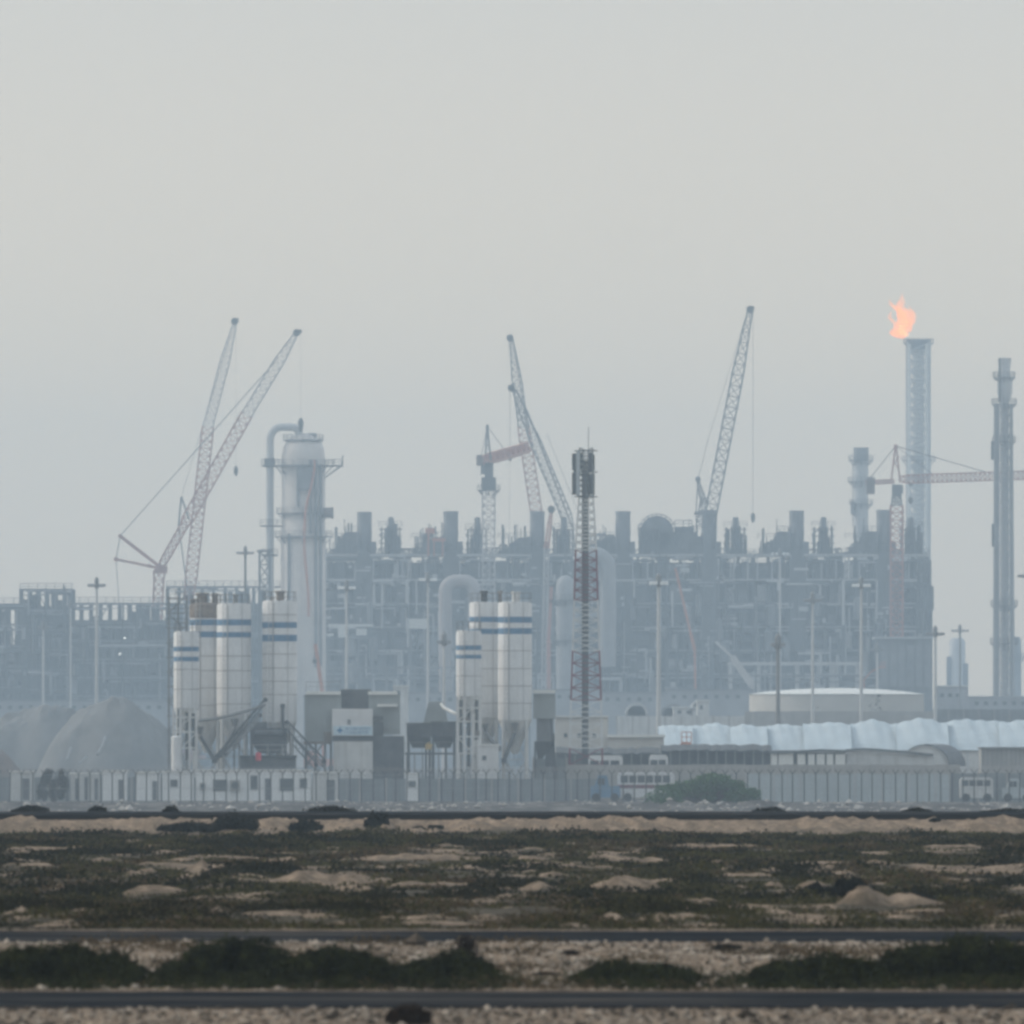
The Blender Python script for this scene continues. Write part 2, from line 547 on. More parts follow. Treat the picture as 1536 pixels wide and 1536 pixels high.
def mound_fields(x, d):
    """height added by the hummocks, how bare the ground is, how clear of tall scrub"""
    z, bare, clear = np.zeros_like(x), np.zeros_like(x), np.zeros_like(x)
    wob = (fbm(x * 1.8, d * 0.6, 4, 40) - 0.5) * 1.5
    for mx_, md, hw, mh in MW:
        sel = np.abs(x - mx_) < hw * 2.2
        sel &= (d > md - 0.09 * md) & (d < md + 12)
        if not sel.any():
            continue
        xs, ds = x[sel], d[sel]
        dl = max(1.0, hw * 0.9)
        r2 = ((xs - mx_) / hw + wob[sel] * 0.9) ** 2 + ((ds - md - dl * 0.6) / dl + wob[sel] * 1.6) ** 2
        b = np.clip(1 - r2 / 1.35, 0, 1)
        z[sel] = np.maximum(z[sel], mh * b ** 0.9 * (0.75 + 0.8 * wob[sel]) * (0.75 + 0.5 * fbm(xs * 3.0, ds * 1.6, 3, 44)) * (0.72 if mh > 0.35 else 1.0))
        bare[sel] = np.maximum(bare[sel], smooth(0.02, 0.25, b) * (ds < md + dl * 1.5))
        front = (np.abs((xs - mx_) / hw + wob[sel] * 1.6) < 0.9) & (ds > md - 0.06 * md) & (ds < md + dl * 0.9)
        clear[sel] = np.maximum(clear[sel], front * 1.0)
    return z, bare, clear


def ground_z(x, d):
    z = prof(d)
    fld = smooth(178, 190, d) * (1 - smooth(407, 417, d))
    z = z + fld * ((fbm(x * 0.7, d * 0.2, 4, 3) - 0.5) * 0.24 + (fbm(x * 2.2, d * 1.0, 3, 9) - 0.5) * 0.08)
    near = (1 - smooth(131, 140.5, d)) + smooth(145.5, 148, d) * (1 - smooth(167, 170.5, d))
    z = z + near * ((fbm(x * 2.8, d * 2.0, 4, 5) - 0.5) * 0.06 + (fbm(x * 0.5, d * 0.2, 3, 6) - 0.45) * 0.11)
    bank = smooth(409, 416, d) * (1 - smooth(423, 425, d))
    z = z + bank * ((fbm(x * 3.4 + d * 0.4, d * 0.16, 5, 21) - 0.5) * 0.55 + (fbm(x * 0.4, d * 0.04, 2, 22) - 0.5) * 0.25)
    rub = smooth(1120, 1150, d) * (1 - smooth(1293, 1300, d))
    z = z + rub * (np.clip(fbm(x * 0.45, d * 0.09, 4, 31) - 0.5, 0, 1) * 1.5 * (0.4 + 0.9 * smooth(WX(930, 1200), WX(1010, 1200), x) * (1 - smooth(WX(1130, 1200), WX(1200, 1200), x)))
                   + (fbm(x * 1.5, d * 0.6, 3, 33) - 0.5) * 0.25)
    return z


rows = np.concatenate([np.linspace(-300, 118, 20), np.linspace(122, 130.5, 18), np.arange(131, 140.5, 0.1), [140.51, 143, 145.5, 145.51], np.arange(145.65, 170.5, 0.15),
                       [170.51, 173, 175.5, 175.7], np.arange(176, 210, 0.2), np.arange(210.3, 407.5, 0.33), np.arange(407.7, 425, 0.2), [425.01, 427.5, 430, 430.01],
                       np.arange(430.5, 470, 2.0), np.arange(474, 1120, 14), np.arange(1121, 1304, 0.9), np.geomspace(1306, 6050, 50)])
u = np.linspace(-1, 1, 301)
u = 0.28 * u + 0.72 * u ** 3
hwid = np.clip(0.14 * np.abs(rows) + 12, 0, 1080)
GX = hwid[:, None] * u[None, :]
GD = np.repeat(rows[:, None], 301, axis=1)
mz, bare, clear = mound_fields(GX.ravel(), GD.ravel())
gz = ground_z(GX.ravel(), GD.ravel()) + mz
gx, gd = GX.ravel(), GD.ravel()
fld = smooth(176, 177, gd) * (1 - smooth(407, 413, gd + (fbm(gx * 0.5, gd * 0 + 3, 3, 51) - 0.5) * 14))
veg = fld * (1 - bare) * smooth(0.32, 0.42, fbm(gx * 1.0, gd * 0.1, 4, 61))
veg = np.clip(veg, 0, 1)
rubv = smooth(1110, 1130, gd)
nr, ncl = len(rows), 301
idx = np.arange(nr * ncl).reshape(nr, ncl)
quads = np.stack([idx[:-1, :-1], idx[:-1, 1:], idx[1:, 1:], idx[1:, :-1]], axis=-1).reshape(-1, 4)
me = bpy.data.meshes.new('ground')
me.vertices.add(nr * ncl)
me.vertices.foreach_set('co', np.stack([gx, gd, gz], axis=1).reshape(-1).astype(np.float32))
me.loops.add(len(quads) * 4)
me.loops.foreach_set('vertex_index', quads.reshape(-1).astype(np.int32))
me.polygons.add(len(quads))
me.polygons.foreach_set('loop_start', np.arange(0, len(quads) * 4, 4, dtype=np.int32))
me.polygons.foreach_set('use_smooth', np.ones(len(quads), dtype=bool))
me.update(calc_edges=True)
for nm, arr in (('plant_cover', veg), ('rubble_cover', rubv)):
    at = me.attributes.new(nm, 'FLOAT', 'POINT')
    at.data.foreach_set('value', arr.astype(np.float32))

gm = bpy.data.materials.new('sand and soil')
gm.use_nodes = True
nt = gm.node_tree
bs = nt.nodes['Principled BSDF']
bs.inputs['Roughness'].default_value = 0.95
bs.inputs['Specular IOR Level'].default_value = 0.1
tc = nt.nodes.new('ShaderNodeTexCoord')


def ramp_noise(scale, detail, p0, c0, p1, c1, vec_scale=None):
    n = nt.nodes.new('ShaderNodeTexNoise')
    n.inputs['Scale'].default_value = scale
    n.inputs['Detail'].default_value = detail
    n.inputs['Roughness'].default_value = 0.7
    if vec_scale:
        mp = nt.nodes.new('ShaderNodeMapping')
        mp.inputs['Scale'].default_value = vec_scale
        nt.links.new(tc.outputs['Object'], mp.inputs['Vector'])
        nt.links.new(mp.outputs['Vector'], n.inputs['Vector'])
    else:
        nt.links.new(tc.outputs['Object'], n.inputs['Vector'])
    r = nt.nodes.new('ShaderNodeValToRGB')
    r.color_ramp.elements[0].position, r.color_ramp.elements[1].position = p0, p1
    r.color_ramp.elements[0].color, r.color_ramp.elements[1].color = c0 + (1,), c1 + (1,)
    nt.links.new(n.outputs['Fac'], r.inputs['Fac'])
    return r.outputs['Color'], n.outputs['Fac']


sand, sfac = ramp_noise(4.0, 9, 0.34, (0.112, 0.085, 0.060), 0.66, (0.335, 0.262, 0.192))
vegc, _ = ramp_noise(1.2, 7, 0.35, (0.030, 0.026, 0.017), 0.68, (0.095, 0.078, 0.055))
rubc, _ = ramp_noise(0.35, 7, 0.47, (0.055, 0.052, 0.050), 0.72, (0.23, 0.215, 0.195), (1.0, 0.16, 1.0))


def mixc(fac, a, b):
    x = nt.nodes.new('ShaderNodeMixRGB')
    nt.links.new(fac, x.inputs['Fac'])
    nt.links.new(a, x.inputs['Color1'])
    nt.links.new(b, x.inputs['Color2'])
    return x.outputs['Color']


run, _ = ramp_noise(1.0, 7, 0.36, (0.42, 0.40, 0.38), 0.60, (1.12, 1.08, 1.05), (2.6, 0.16, 1.0))
sm = nt.nodes.new('ShaderNodeMixRGB')
sm.blend_type = 'MULTIPLY'
sm.inputs['Fac'].default_value = 0.75
nt.links.new(sand, sm.inputs['Color1'])
nt.links.new(run, sm.inputs['Color2'])
sand = sm.outputs['Color']
a1 = nt.nodes.new('ShaderNodeAttribute')
a1.attribute_name = 'plant_cover'
a2 = nt.nodes.new('ShaderNodeAttribute')
a2.attribute_name = 'rubble_cover'
c = mixc(a1.outputs['Fac'], sand, vegc)
c = mixc(a2.outputs['Fac'], c, rubc)
nt.links.new(c, bs.inputs['Base Color'])
bp = nt.nodes.new('ShaderNodeBump')
bp.inputs['Strength'].default_value = 0.9
bp.inputs['Distance'].default_value = 0.07
nt.links.new(sfac, bp.inputs['Height'])
nt.links.new(bp.outputs['Normal'], bs.inputs['Normal'])
me.materials.append(gm)
go = bpy.data.objects.new('ground', me)
COL.objects.link(go)
go['kind'] = 'structure'
go['label'] = 'sandy desert ground with gravel verges and low hummocks'


# roads: three asphalt strips crossing the view, each with a crumbled dark edge
def road(d0, d1, z0, z1, thick, seed, label):
    xs = np.linspace(-0.14 * d1 - 12, 0.14 * d1 + 12, 360)
    mb = MB()
    n0 = (fbm(xs * 1.6, xs * 0 + seed, 3, seed) - 0.5) * 0.24
    n1 = (fbm(xs * 1.0, xs * 0 + seed + 5, 3, seed + 3) - 0.5) * 0.25
    vs, fs = [], []
    for x, a, b in zip(xs, n0, n1):
        vs += [(x, d0 - 0.08 + a, z0 - thick), (x, d0 + a, z0), (x, d0 + 0.3, z0 + 0.004), (x, d1 - 0.3, z1), (x, d1 + b, z1 - 0.01), (x, d1 + b + 0.06, z1 - thick)]
    for i in range(len(xs) - 1):
        for j in range(5):
            fs.append((i * 6 + j, (i + 1) * 6 + j, (i + 1) * 6 + j + 1, i * 6 + j + 1))
    mb.add(vs, fs)
    o = mb.build('road', 'asphalt')
    o.data.materials.append(M['asphalt_edge'])
    for p in o.data.polygons:
        if p.index % 5 in (0,):
            p.material_index = 1
    o['kind'] = 'structure'
    o['label'] = label
    return o


road(140.5, 145.5, 2.515, 2.578, 0.055, 1, 'nearest dark asphalt road crossing the foreground')
road(170.5, 175.5, 2.735, 2.80, 0.07, 2, 'middle dark asphalt road in front of the scrub field')
road(425, 430, 3.03, 3.10, 0.21, 3, 'far dark asphalt road on the sand bank below the fence')


# ------------------------------------------------------------------ ground cover
def stones(name, xs, ds, size, m, label):
    n = len(xs)
    z = ground_z(xs, ds)
    oct_ = np.array([(1, 0, 0), (-1, 0, 0), (0, 1, 0), (0, -1, 0), (0, 0, 1), (0, 0, -1)], dtype=float)
    tri = np.array([(0, 2, 4), (2, 1, 4), (1, 3, 4), (3, 0, 4), (2, 0, 5), (1, 2, 5), (3, 1, 5), (0, 3, 5)])
    V = oct_[None] * size[:, None, None] * NP.uniform(0.55, 1.2, (n, 6, 1)) * np.array([1, 1, 0.65])[None, None]
    an = NP.uniform(0, 6.28, n)
    cs, sn = np.cos(an)[:, None], np.sin(an)[:, None]
    V = np.stack([V[..., 0] * cs - V[..., 1] * sn, V[..., 0] * sn + V[..., 1] * cs, V[..., 2]], axis=-1)
    V += np.stack([xs, ds, z + size * 0.25], axis=1)[:, None, :]
    o = tri_cloud(name, V[:, tri].reshape(-1, 3, 3), m)
    o['kind'] = 'stuff'
    o['label'] = label
    return o


def wedge(n, d0, d1, k=0.06):
    d = np.sqrt(NP.uniform(d0 ** 2, d1 ** 2, n))
    return NP.uniform(-1, 1, n) * (k * d), d


x, d = wedge(5000, 128, 140.4)
s = np.exp(NP.normal(-4.15, 0.5, len(x)))
stones('gravel', x, d, s, 'stone', 'pale gravel along the verge nearest the camera')
x, d = wedge(11000, 145.8, 170.3)
s = np.exp(NP.normal(-3.9, 0.5, len(x)))
stones('gravel', x, d, s, 'stone', 'stony gravel on the slope between the two near roads')
x, d = wedge(4000, 128, 140.4)
stones('gravel', x, d, np.exp(NP.normal(-4.0, 0.5, len(x))), 'grit', 'dark grit among the pale gravel of the nearest verge')
x, d = wedge(15000, 145.8, 170.3)
keep = fbm(x * 0.9, d * 0.35, 4, 73) > 0.46
x, d = x[keep], d[keep]
stones('gravel', x, d, np.exp(NP.normal(-4.1, 0.45, len(x))), 'grit', 'dark grit lying in patches on the slope between the two near roads')
x, d = wedge(2200, 1128, 1292, 0.05)
keep = (fbm(x * 0.3, d * 0.05, 3, 71) > 0.56) | ((x > WX(985, 1210)) & (x < WX(1140, 1210)) & (NP.uniform(size=2200) < 0.7))
x, d = x[keep], d[keep]
s = np.exp(NP.normal(-1.75, 0.45, len(x)))
stones('rubble', x, d, s, 'rubble', 'pale broken rubble on the strip below the fence')

# low desert scrub over the field: olive ground cover, darker clumps and dry brown tufts
N = 54000
x, d = wedge(N, 176.4, 413, 0.055)
side = np.arange(N) >= 36000                          # thinner cover towards the sides
x = np.where(side, np.sign(x) * (np.abs(x) + 0.055 * d), x)
bz, bb, cl = mound_fields(x, d)
dens = fbm(x * 1.0, d * 0.1, 4, 61)
edge = d < 409 + (fbm(x * 0.5, d * 0 + 3, 3, 51) - 0.5) * 14
keep = ((bb < 0.25) | (NP.uniform(size=N) < 0.28 * (fbm(x * 2.5, d * 0.9, 3, 46) > 0.54) + 0.02)) & edge & (dens > 0.34) & ((cl < 0.5) | (NP.uniform(size=N) < 0.10 + 0.5 * (fbm(x * 2.5, d * 0.7, 3, 47) > 0.56)))
x, d, cl, bz, bb = x[keep], d[keep], cl[keep], bz[keep], bb[keep]
big = smooth(0.52, 0.66, fbm(x * 0.55, d * 0.16, 3, 83))
hh = 0.05 + 0.13 * fbm(x * 1.2, d * 0.5, 3, 81) ** 1.5 * (0.5 + NP.uniform(size=len(x))) + 0.13 * big * NP.uniform(0.3, 1, len(x))
hh *= np.where(cl > 0.5, 0.3, 1.0)
z = ground_z(x, d) + bz
kind = np.where(big > 0.45, 1, np.where(fbm(x * 0.4 + 30, d * 0.1, 3, 85) + 0.12 * NP.normal(size=len(x)) > 0.60, 2, 0))
for kk, mname, lab in ((0, 'scrub', 'low olive desert scrub covering the field'), (1, 'scrub_dark', 'taller dark clumps of scrub dotted over the field'), (2, 'scrub_dry', 'dry brown tufts of scrub among the olive cover')):
    pts, sz = [], []
    for near in (True, False):
        q = ((d < 235) == near) & (kind == kk)
        k = 34 if near else 20
        c = np.stack([x[q], d[q], z[q]], axis=1)[:, None, :]
        g = NP.normal(size=(q.sum(), k, 3)) * np.array([0.21, 0.21, 0])[None, None]
        r = np.exp(-(g ** 2).sum(-1) / 0.12)
        g[..., 2] = NP.uniform(0, 1, (q.sum(), k)) ** 0.8 * r * hh[q][:, None] * 1.15
        pts.append((c + g).reshape(-1, 3))
        sz.append(np.full(q.sum() * k, 0.038 if near else 0.065) * NP.uniform(0.6, 1.4, q.sum() * k))
    o = tri_cloud('desert_scrub', leaf_tris(np.concatenate(pts), np.concatenate(sz)), mname)
    o['kind'] = 'stuff'
    o['label'] = lab


x, d = wedge(6000, 145.9, 170, 0.055)
keep = fbm(x * 0.7, d * 0.25, 4, 75) + 0.10 * smooth(160, 146, d) > 0.60
x, d = x[keep], d[keep]
c = np.stack([x, d, ground_z(x, d)], axis=1)[:, None, :]
g = NP.normal(size=(len(x), 16, 3)) * np.array([0.09, 0.09, 0])[None, None]
g[..., 2] = NP.uniform(0, 1, (len(x), 16)) * 0.10 * np.exp(-(g ** 2).sum(-1) / 0.02)
o = tri_cloud('dry_grass', leaf_tris((c + g).reshape(-1, 3), 0.026 * NP.uniform(0.5, 1.5, len(x) * 16)), 'scrub_dry')
o['kind'] = 'stuff'
o['label'] = 'low dry growth scattered over the gravel slope between the near roads'


# ------------------------------------------------------------------ single shrubs and trees
def shrub(name, label, px0, px1, py0, d, m, n, size, group=None, base=None, cat='shrub', py_base=None, lobes=7):
    """a shrub whose crown spans the photo columns px0..px1 with its top near row py0"""
    xc, hw = WX((px0 + px1) / 2, d), (px1 - px0) / 2 * d / F
    zb = float(ground_z(np.array([xc]), np.array([d]))[0]) if base is None else base
    h = WZ(py0, d) - zb
    t = thing(name, label, cat, (xc, d, zb), group)
    C = []
    for k in range(lobes):
        q = (k + 0.5) / lobes * 2 - 1
        lh = h * (1 - 0.5 * abs(q) ** 2.5) * random.uniform(0.74, 1.0)
        C.append((xc + q * hw * 0.78 + random.uniform(-.08, .08) * hw, d + random.uniform(-.5, .5) * hw * 0.8, zb + lh * 0.5, hw * random.uniform(0.30, 0.44) * (7 / lobes) ** 0.5, lh * 0.54))
    C = np.array(C)
    pick = NP.randint(0, lobes, n)
    g = NP.normal(size=(n, 3))
    g /= np.linalg.norm(g, axis=1)[:, None]
    g *= (NP.uniform(0.2, 1, n) ** 0.5 * np.where(NP.uniform(size=n) < 0.16, NP.uniform(1.0, 1.45, n), 1.0))[:, None]
    P = np.stack([C[pick, 0] + g[:, 0] * C[pick, 3], C[pick, 1] + g[:, 1] * C[pick, 3], C[pick, 2] + g[:, 2] * C[pick, 4]], axis=1)
    gap = fbm(P[:, 0] * 0.30 / size + 50, P[:, 2] * 0.30 / size + P[:, 1] * 0.3, 3, 91)
    P = P[gap > 0.20]
    P[:, 2] = np.maximum(P[:, 2], zb + 0.01)
    tri_cloud('foliage', leaf_tris(P, size * NP.uniform(0.5, 1.9, len(P))), m, t)
    mb = MB()
    for k in range(max(4, lobes)):
        c = C[k % lobes]
        a = Vector((xc + random.uniform(-.1, .1) * hw, d, zb - 0.02))
        b = Vector((c[0], c[1], c[2] + c[4] * 0.5))
        mid = a.lerp(b, 0.5) + Vector((0, 0, h * 0.08))
        mb.cyl(a, mid, h * 0.025, h * 0.018, 6).cyl(mid, b, h * 0.018, h * 0.006, 6)
    mb.build('stem', 'bark', t)
    return t


FG = 'dark shrubs between the two near roads'
shrub('shrub', 'dark green spreading shrub at the left end of the gravel slope', -60, 232, 1408, 148.2, 'leaf', 15000, 0.032, FG, lobes=9)
shrub('shrub', 'widest dark green shrub of the gravel slope, left of the dry brown twig', 240, 470, 1402, 149.5, 'leaf', 14000, 0.032, FG, lobes=8)
shrub('shrub', 'dark green shrub merging into the right side of the widest shrub', 415, 600, 1418, 147.8, 'leaf', 11000, 0.032, FG, lobes=7)
shrub('shrub', 'small dark green shrub directly below the dry brown twig', 575, 762, 1424, 148.4, 'leaf', 11000, 0.032, FG, lobes=7)
shrub('shrub', 'isolated dark green shrub on the bare part of the gravel slope', 872, 1042, 1436, 148, 'leaf', 9000, 0.030, FG, lobes=6)
shrub('shrub', 'low sprawling olive shrub at the near edge of the slope on the right', 1110, 1345, 1426, 148, 'leaf', 13000, 0.030, FG, lobes=8)
shrub('shrub', 'tall dark shrub at the right end of the gravel slope', 1290, 1600, 1402, 150, 'leaf', 18000, 0.032, FG, lobes=9)
shrub('twiggy_plant', 'dry brown twiggy plant standing up against the middle road', 682, 718, 1392, 160, 'leaf_dry', 700, 0.024, None, cat='plant', lobes=4)
shrub('twiggy_plant', 'tiny dark tuft in bare gravel above the isolated shrub', 842, 868, 1424, 163, 'leaf_dry', 350, 0.024, None, cat='plant', lobes=4)
shrub('twiggy_plant', 'low brown tuft near the road left of the isolated shrub', 805, 838, 1464, 152, 'leaf_dry', 420, 0.024, None, cat='plant', lobes=4)
shrub('twiggy_plant', 'grey tuft in the gravel right of the isolated shrub', 1070, 1112, 1414, 165, 'leaf_dark', 500, 0.024, None, cat='plant', lobes=4)
shrub('twiggy_plant', 'dark brown blurred tuft in the gravel nearest the camera', 582, 646, 1504, 130.2, 'leaf_dry', 2600, 0.024, None, cat='plant', lobes=5)

xs_, ds_ = [], []
for a, b in ((-60, 240), (235, 480), (410, 610), (570, 790), (850, 1070), (1080, 1360), (1280, 1620)):
    n = int((b - a) * 1.3)
    xs_.append(WX((a + b) / 2, 148) + (b - a) / 2 * 148 / F * NP.normal(size=n) * 0.48)
    ds_.append(NP.uniform(145.9, 151.5, n))
x, d = np.concatenate(xs_), np.concatenate(ds_)
c = np.stack([x, d, ground_z(x, d)], axis=1)[:, None, :]
g = NP.normal(size=(len(x), 22, 3)) * np.array([0.07, 0.07, 0])[None, None]
g[..., 2] = NP.uniform(0, 1, (len(x), 22)) * (0.06 + 0.16 * NP.uniform(size=(len(x), 1)) ** 2) * np.exp(-(g ** 2).sum(-1) / 0.02)
o = tri_cloud('low_grass', leaf_tris((c + g).reshape(-1, 3), 0.026 * NP.uniform(0.5, 1.6, len(x) * 22)), 'leaf')
o['kind'] = 'stuff'
o['label'] = 'ragged low green growth spreading from the foot of the near shrubs'

BK = 'dark shrubs on the sand bank'
for lab, a, b, y, dd in (('long low dark shrub at the left part of the sand bank', 240, 330, 1230, 412), ('tall dark shrub touching the long low one on the sand bank', 322, 390, 1218, 413),
                         ('round dark shrub under a sandy hump of the bank', 436, 484, 1228, 414), ('upright dark shrub reaching up over the far road edge', 549, 584, 1215, 416),
                         ('small dark tuft, first of the two on bare bank sand', 619, 637, 1240, 417), ('dark tuft beside the small one on bare bank sand', 642, 664, 1239, 417),
                         ('small dark tuft high on the bank near the right end', 1394, 1410, 1228, 422)):
    shrub('shrub', lab, a, b, y, dd, 'leaf_dark', 2600, 0.055, BK, lobes=6)
HK = 'dark shrubs growing on the bare hummock'
for lab, a, b, y, dd, bs_ in (('dark round shrub at the left shoulder of the largest bare hummock', 1200, 1246, 1325, 243, None), ('dark shrub on the crest of the largest bare hummock', 1244, 1312, 1314, 228, WZ(1346, 228)), ('low grey shrub on the right slope of the largest bare hummock', 1350, 1402, 1338, 224, None)):
    shrub('shrub', lab, a, b, y, dd, 'leaf_dark', 3000, 0.04, HK, base=bs_, lobes=7)
RD = 'dark low shrubs along the far road'
for lab, a, b, y in (('dark low shrub on the far road edge at the left end of the view', 18, 70, 1205), ('small dark shrub on the far road edge, second from the left end', 132, 160, 1208),
                     ('tiny dark shrub on the far road edge above the long low bank shrub', 244, 268, 1208), ('wide dark shrub on the far road edge above the upright bank shrub', 458, 535, 1206),
                     ('flat dark shrub on the far road edge right of the acacia tree', 1126, 1180, 1210), ('flat dark shrub on the far road edge above the high bank tuft', 1352, 1398, 1211),
                     ('dark shrub on the far road edge at the right end of the view', 1470, 1560, 1212)):
    shrub('shrub', lab, a, b, y, 431, 'leaf_dark', 1800, 0.05, RD, base=3.0, lobes=6)


def tree(name, label, px0, px1, py0, d, m, n, size, flat=0.5, lobes=16):
    xc, hw = WX((px0 + px1) / 2, d), (px1 - px0) / 2 * d / F
    zb = float(ground_z(np.array([xc]), np.array([d]))[0])
    h = WZ(py0, d) - zb
    t = thing(name, label, 'tree', (xc, d, zb))
    C = []
    for k in range(lobes):
        q = random.uniform(-1, 1)
        top = h * (1 - 0.62 * abs(q) ** 1.6)
        zc = zb + top * random.uniform(0.16, 0.88)
        C.append((xc + q * hw * 0.86, d + random.uniform(-1, 1) * hw * 0.5, zc, hw * random.uniform(0.13, 0.26), h * random.uniform(0.10, 0.18)))
    C = np.array(C)
    mb = MB()
    for k in range(lobes):
        a = Vector((xc + random.uniform(-.04, .04) * hw, d, zb - 0.05))
        b = Vector(C[k][:3])
        mid = a.lerp(b, 0.45) + Vector((0, 0, h * 0.12))
        mb.cyl(a, mid, h * 0.035, h * 0.022, 7).cyl(mid, b, h * 0.022, h * 0.006, 6)
    mb.build('trunk', 'bark', t)
    pick = NP.randint(0, lobes, n)
    g = NP.normal(size=(n, 3))
    g /= np.linalg.norm(g, axis=1)[:, None]
    g *= (NP.uniform(0.1, 1.25, n) ** 0.6)[:, None]
    P = np.stack([C[pick, 0] + g[:, 0] * C[pick, 3], C[pick, 1] + g[:, 1] * C[pick, 3], C[pick, 2] + g[:, 2] * C[pick, 4]], axis=1)
    P[:, 2] = np.maximum(P[:, 2], zb + 0.05)
    tri_cloud('crown', leaf_tris(P, size * NP.uniform(0.5, 1.9, len(P))), m, t)
    return t


tree('acacia_tree', 'low spreading green acacia tree in front of the wire fence', 972, 1142, 1155, 1255, 'leaf_tree', 16000, 0.15, lobes=46)
tree('small_tree', 'dark grey green tree behind the fence near the left end', 56, 106, 1143, 1322, 'leaf_dark', 4500, 0.16, lobes=14)
tree('small_tree', 'dark treetop rising behind the white panelled warehouse', 1150, 1212, 1112, 1590, 'leaf_tree', 4000, 0.2, lobes=14)

# ================================================================== perimeter fence
FD = 1300.0
ft = thing('perimeter_fence', 'long wire mesh fence with Y topped posts and coiled razor wire', 'fence', (0, FD, 0))
fx0, fx1 = WX(-70, FD), WX(1615, FD)
pm = MB()
pm.bar((0, FD, -0.2), (0, FD, 2.62), 0.11).bar((0, FD, 2.6), (0.30, FD - 0.05, 2.98), 0.07).bar((0, FD, 2.6), (-0.30, FD - 0.05, 2.98), 0.07)
npost = 100
p0 = pm.build('post', 'post', ft)
for i in range(npost):
    p = p0 if i == 0 else p0.copy()
    if i:
        COL.objects.link(p)
        p.parent = ft
    p.location = (fx0 + (fx1 - fx0) * i / (npost - 1) + random.uniform(-.05, .05), 0, random.uniform(-.05, .03))
    p.rotation_euler = (0, random.uniform(-.012, .012), 0)
mm = MB()
pitch, hgt = 0.17, 2.5
k = 0
xx = fx0 - hgt
while xx < fx1:
    for s in (1, -1):
        a, b = (xx, 0.05), (xx + hgt, 0.05 + hgt)
        ax, az, bx, bz = a[0], a[1], b[0], b[1]
        if ax < fx0:
            az += fx0 - ax
            ax = fx0
        if bx > fx1:
            bz -= bx - fx1
            bx = fx1
        if bx - ax > 0.1:
            if s < 0:
                az, bz = 0.1 + hgt - az, 0.1 + hgt - bz
            mm.bar((ax, FD - 0.07 + 0.012 * s, az), (bx, FD - 0.07 + 0.012 * s, bz), 0.011)
    xx += pitch
for zz in (0.1, 1.3, 2.5):
    mm.bar((fx0, FD - 0.10, zz), (fx1, FD - 0.10, zz), 0.03)
mm.build('wire_mesh', 'chain', ft)
rz = MB()
pts = []
L, turns = fx1 - fx0, int((fx1 - fx0) / 0.26)
for i in range(turns * 10):
    an = 2 * math.pi * i / 10
    r = 0.30 + 0.05 * math.sin(i * 0.37)
    pts.append((fx0 + L * i / (turns * 10), FD - 0.05 + r * 0.9 * math.cos(an), 2.93 + r * math.sin(an) + 0.04 * math.sin(i * 0.011)))
rz.tube(pts, 0.014, 3)
for dx in (-0.28, 0.28):
    rz.bar((fx0, FD - 0.06 + dx * 0.1, 2.93), (fx1, FD - 0.06 + dx * 0.1, 2.93), 0.018)
rz.build('razor_wire', 'razor', ft)


# ================================================================== cabins, walls and parked vehicles behind the fence
def cabin(label, px0, px1, py0, d, wins, m='white_dirty', roof=True, depth=2.6, name='site_cabin', group='cabins behind the fence', cat='cabin', extra=None):
    x0, x1, z1 = WX(px0, d), WX(px1, d), WZ(py0, d)
    t = thing(name, label, cat, ((x0 + x1) / 2, d + depth / 2, 0), group)
    b = MB().box(x0, x1, d, d + depth, 0.12, z1 - 0.1)
    n = max(1, int((x1 - x0) / 0.3))
    for i in range(n + 1):                      # pressed ribs of the wall sheet
        b.box(x0 + (x1 - x0) * i / n - 0.02, x0 + (x1 - x0) * i / n + 0.02, d - 0.022, d, 0.2, z1 - 0.14)
    b.build('wall', m, t)
    if roof:
        MB().box(x0 - 0.12, x1 + 0.12, d - 0.12, d + depth + 0.12, z1 - 0.1, z1 + 0.05).build('roof', 'roof_white', t)
    for nm, a, bb, y0, y1 in wins:
        wa, wb, za, zb = WX(a, d), WX(bb, d), WZ(y1, d), WZ(y0, d)
        za = max(za, 0.15)
        if nm == 'air_conditioner':
            o = MB().box(wa, wb, d - 0.4, d - 0.03, za, zb).build(nm, 'concrete', t)
            MB().cyl(((wa + wb) / 2, d - 0.43, (za + zb) / 2), ((wa + wb) / 2, d - 0.41, (za + zb) / 2), min(wb - wa, zb - za) * 0.4).build('fan_grille', 'steel_dark', o)
        else:
            o = MB().box(wa, wb, d - 0.06, d - 0.024, za, zb).build(nm, 'glass' if nm == 'window' else 'dark_bin', t)
            f = MB()
            for (u0, u1, v0, v1) in ((wa - .06, wb + .06, zb, zb + .06), (wa - .06, wb + .06, za - .06, za), (wa - .06, wa, za, zb), (wb, wb + .06, za, zb)):
                f.box(u0, u1, d - 0.075, d - 0.022, v0, v1)
            f.build('frame', 'steel_pale', o)
    if extra:
        extra(t, d)
    return t


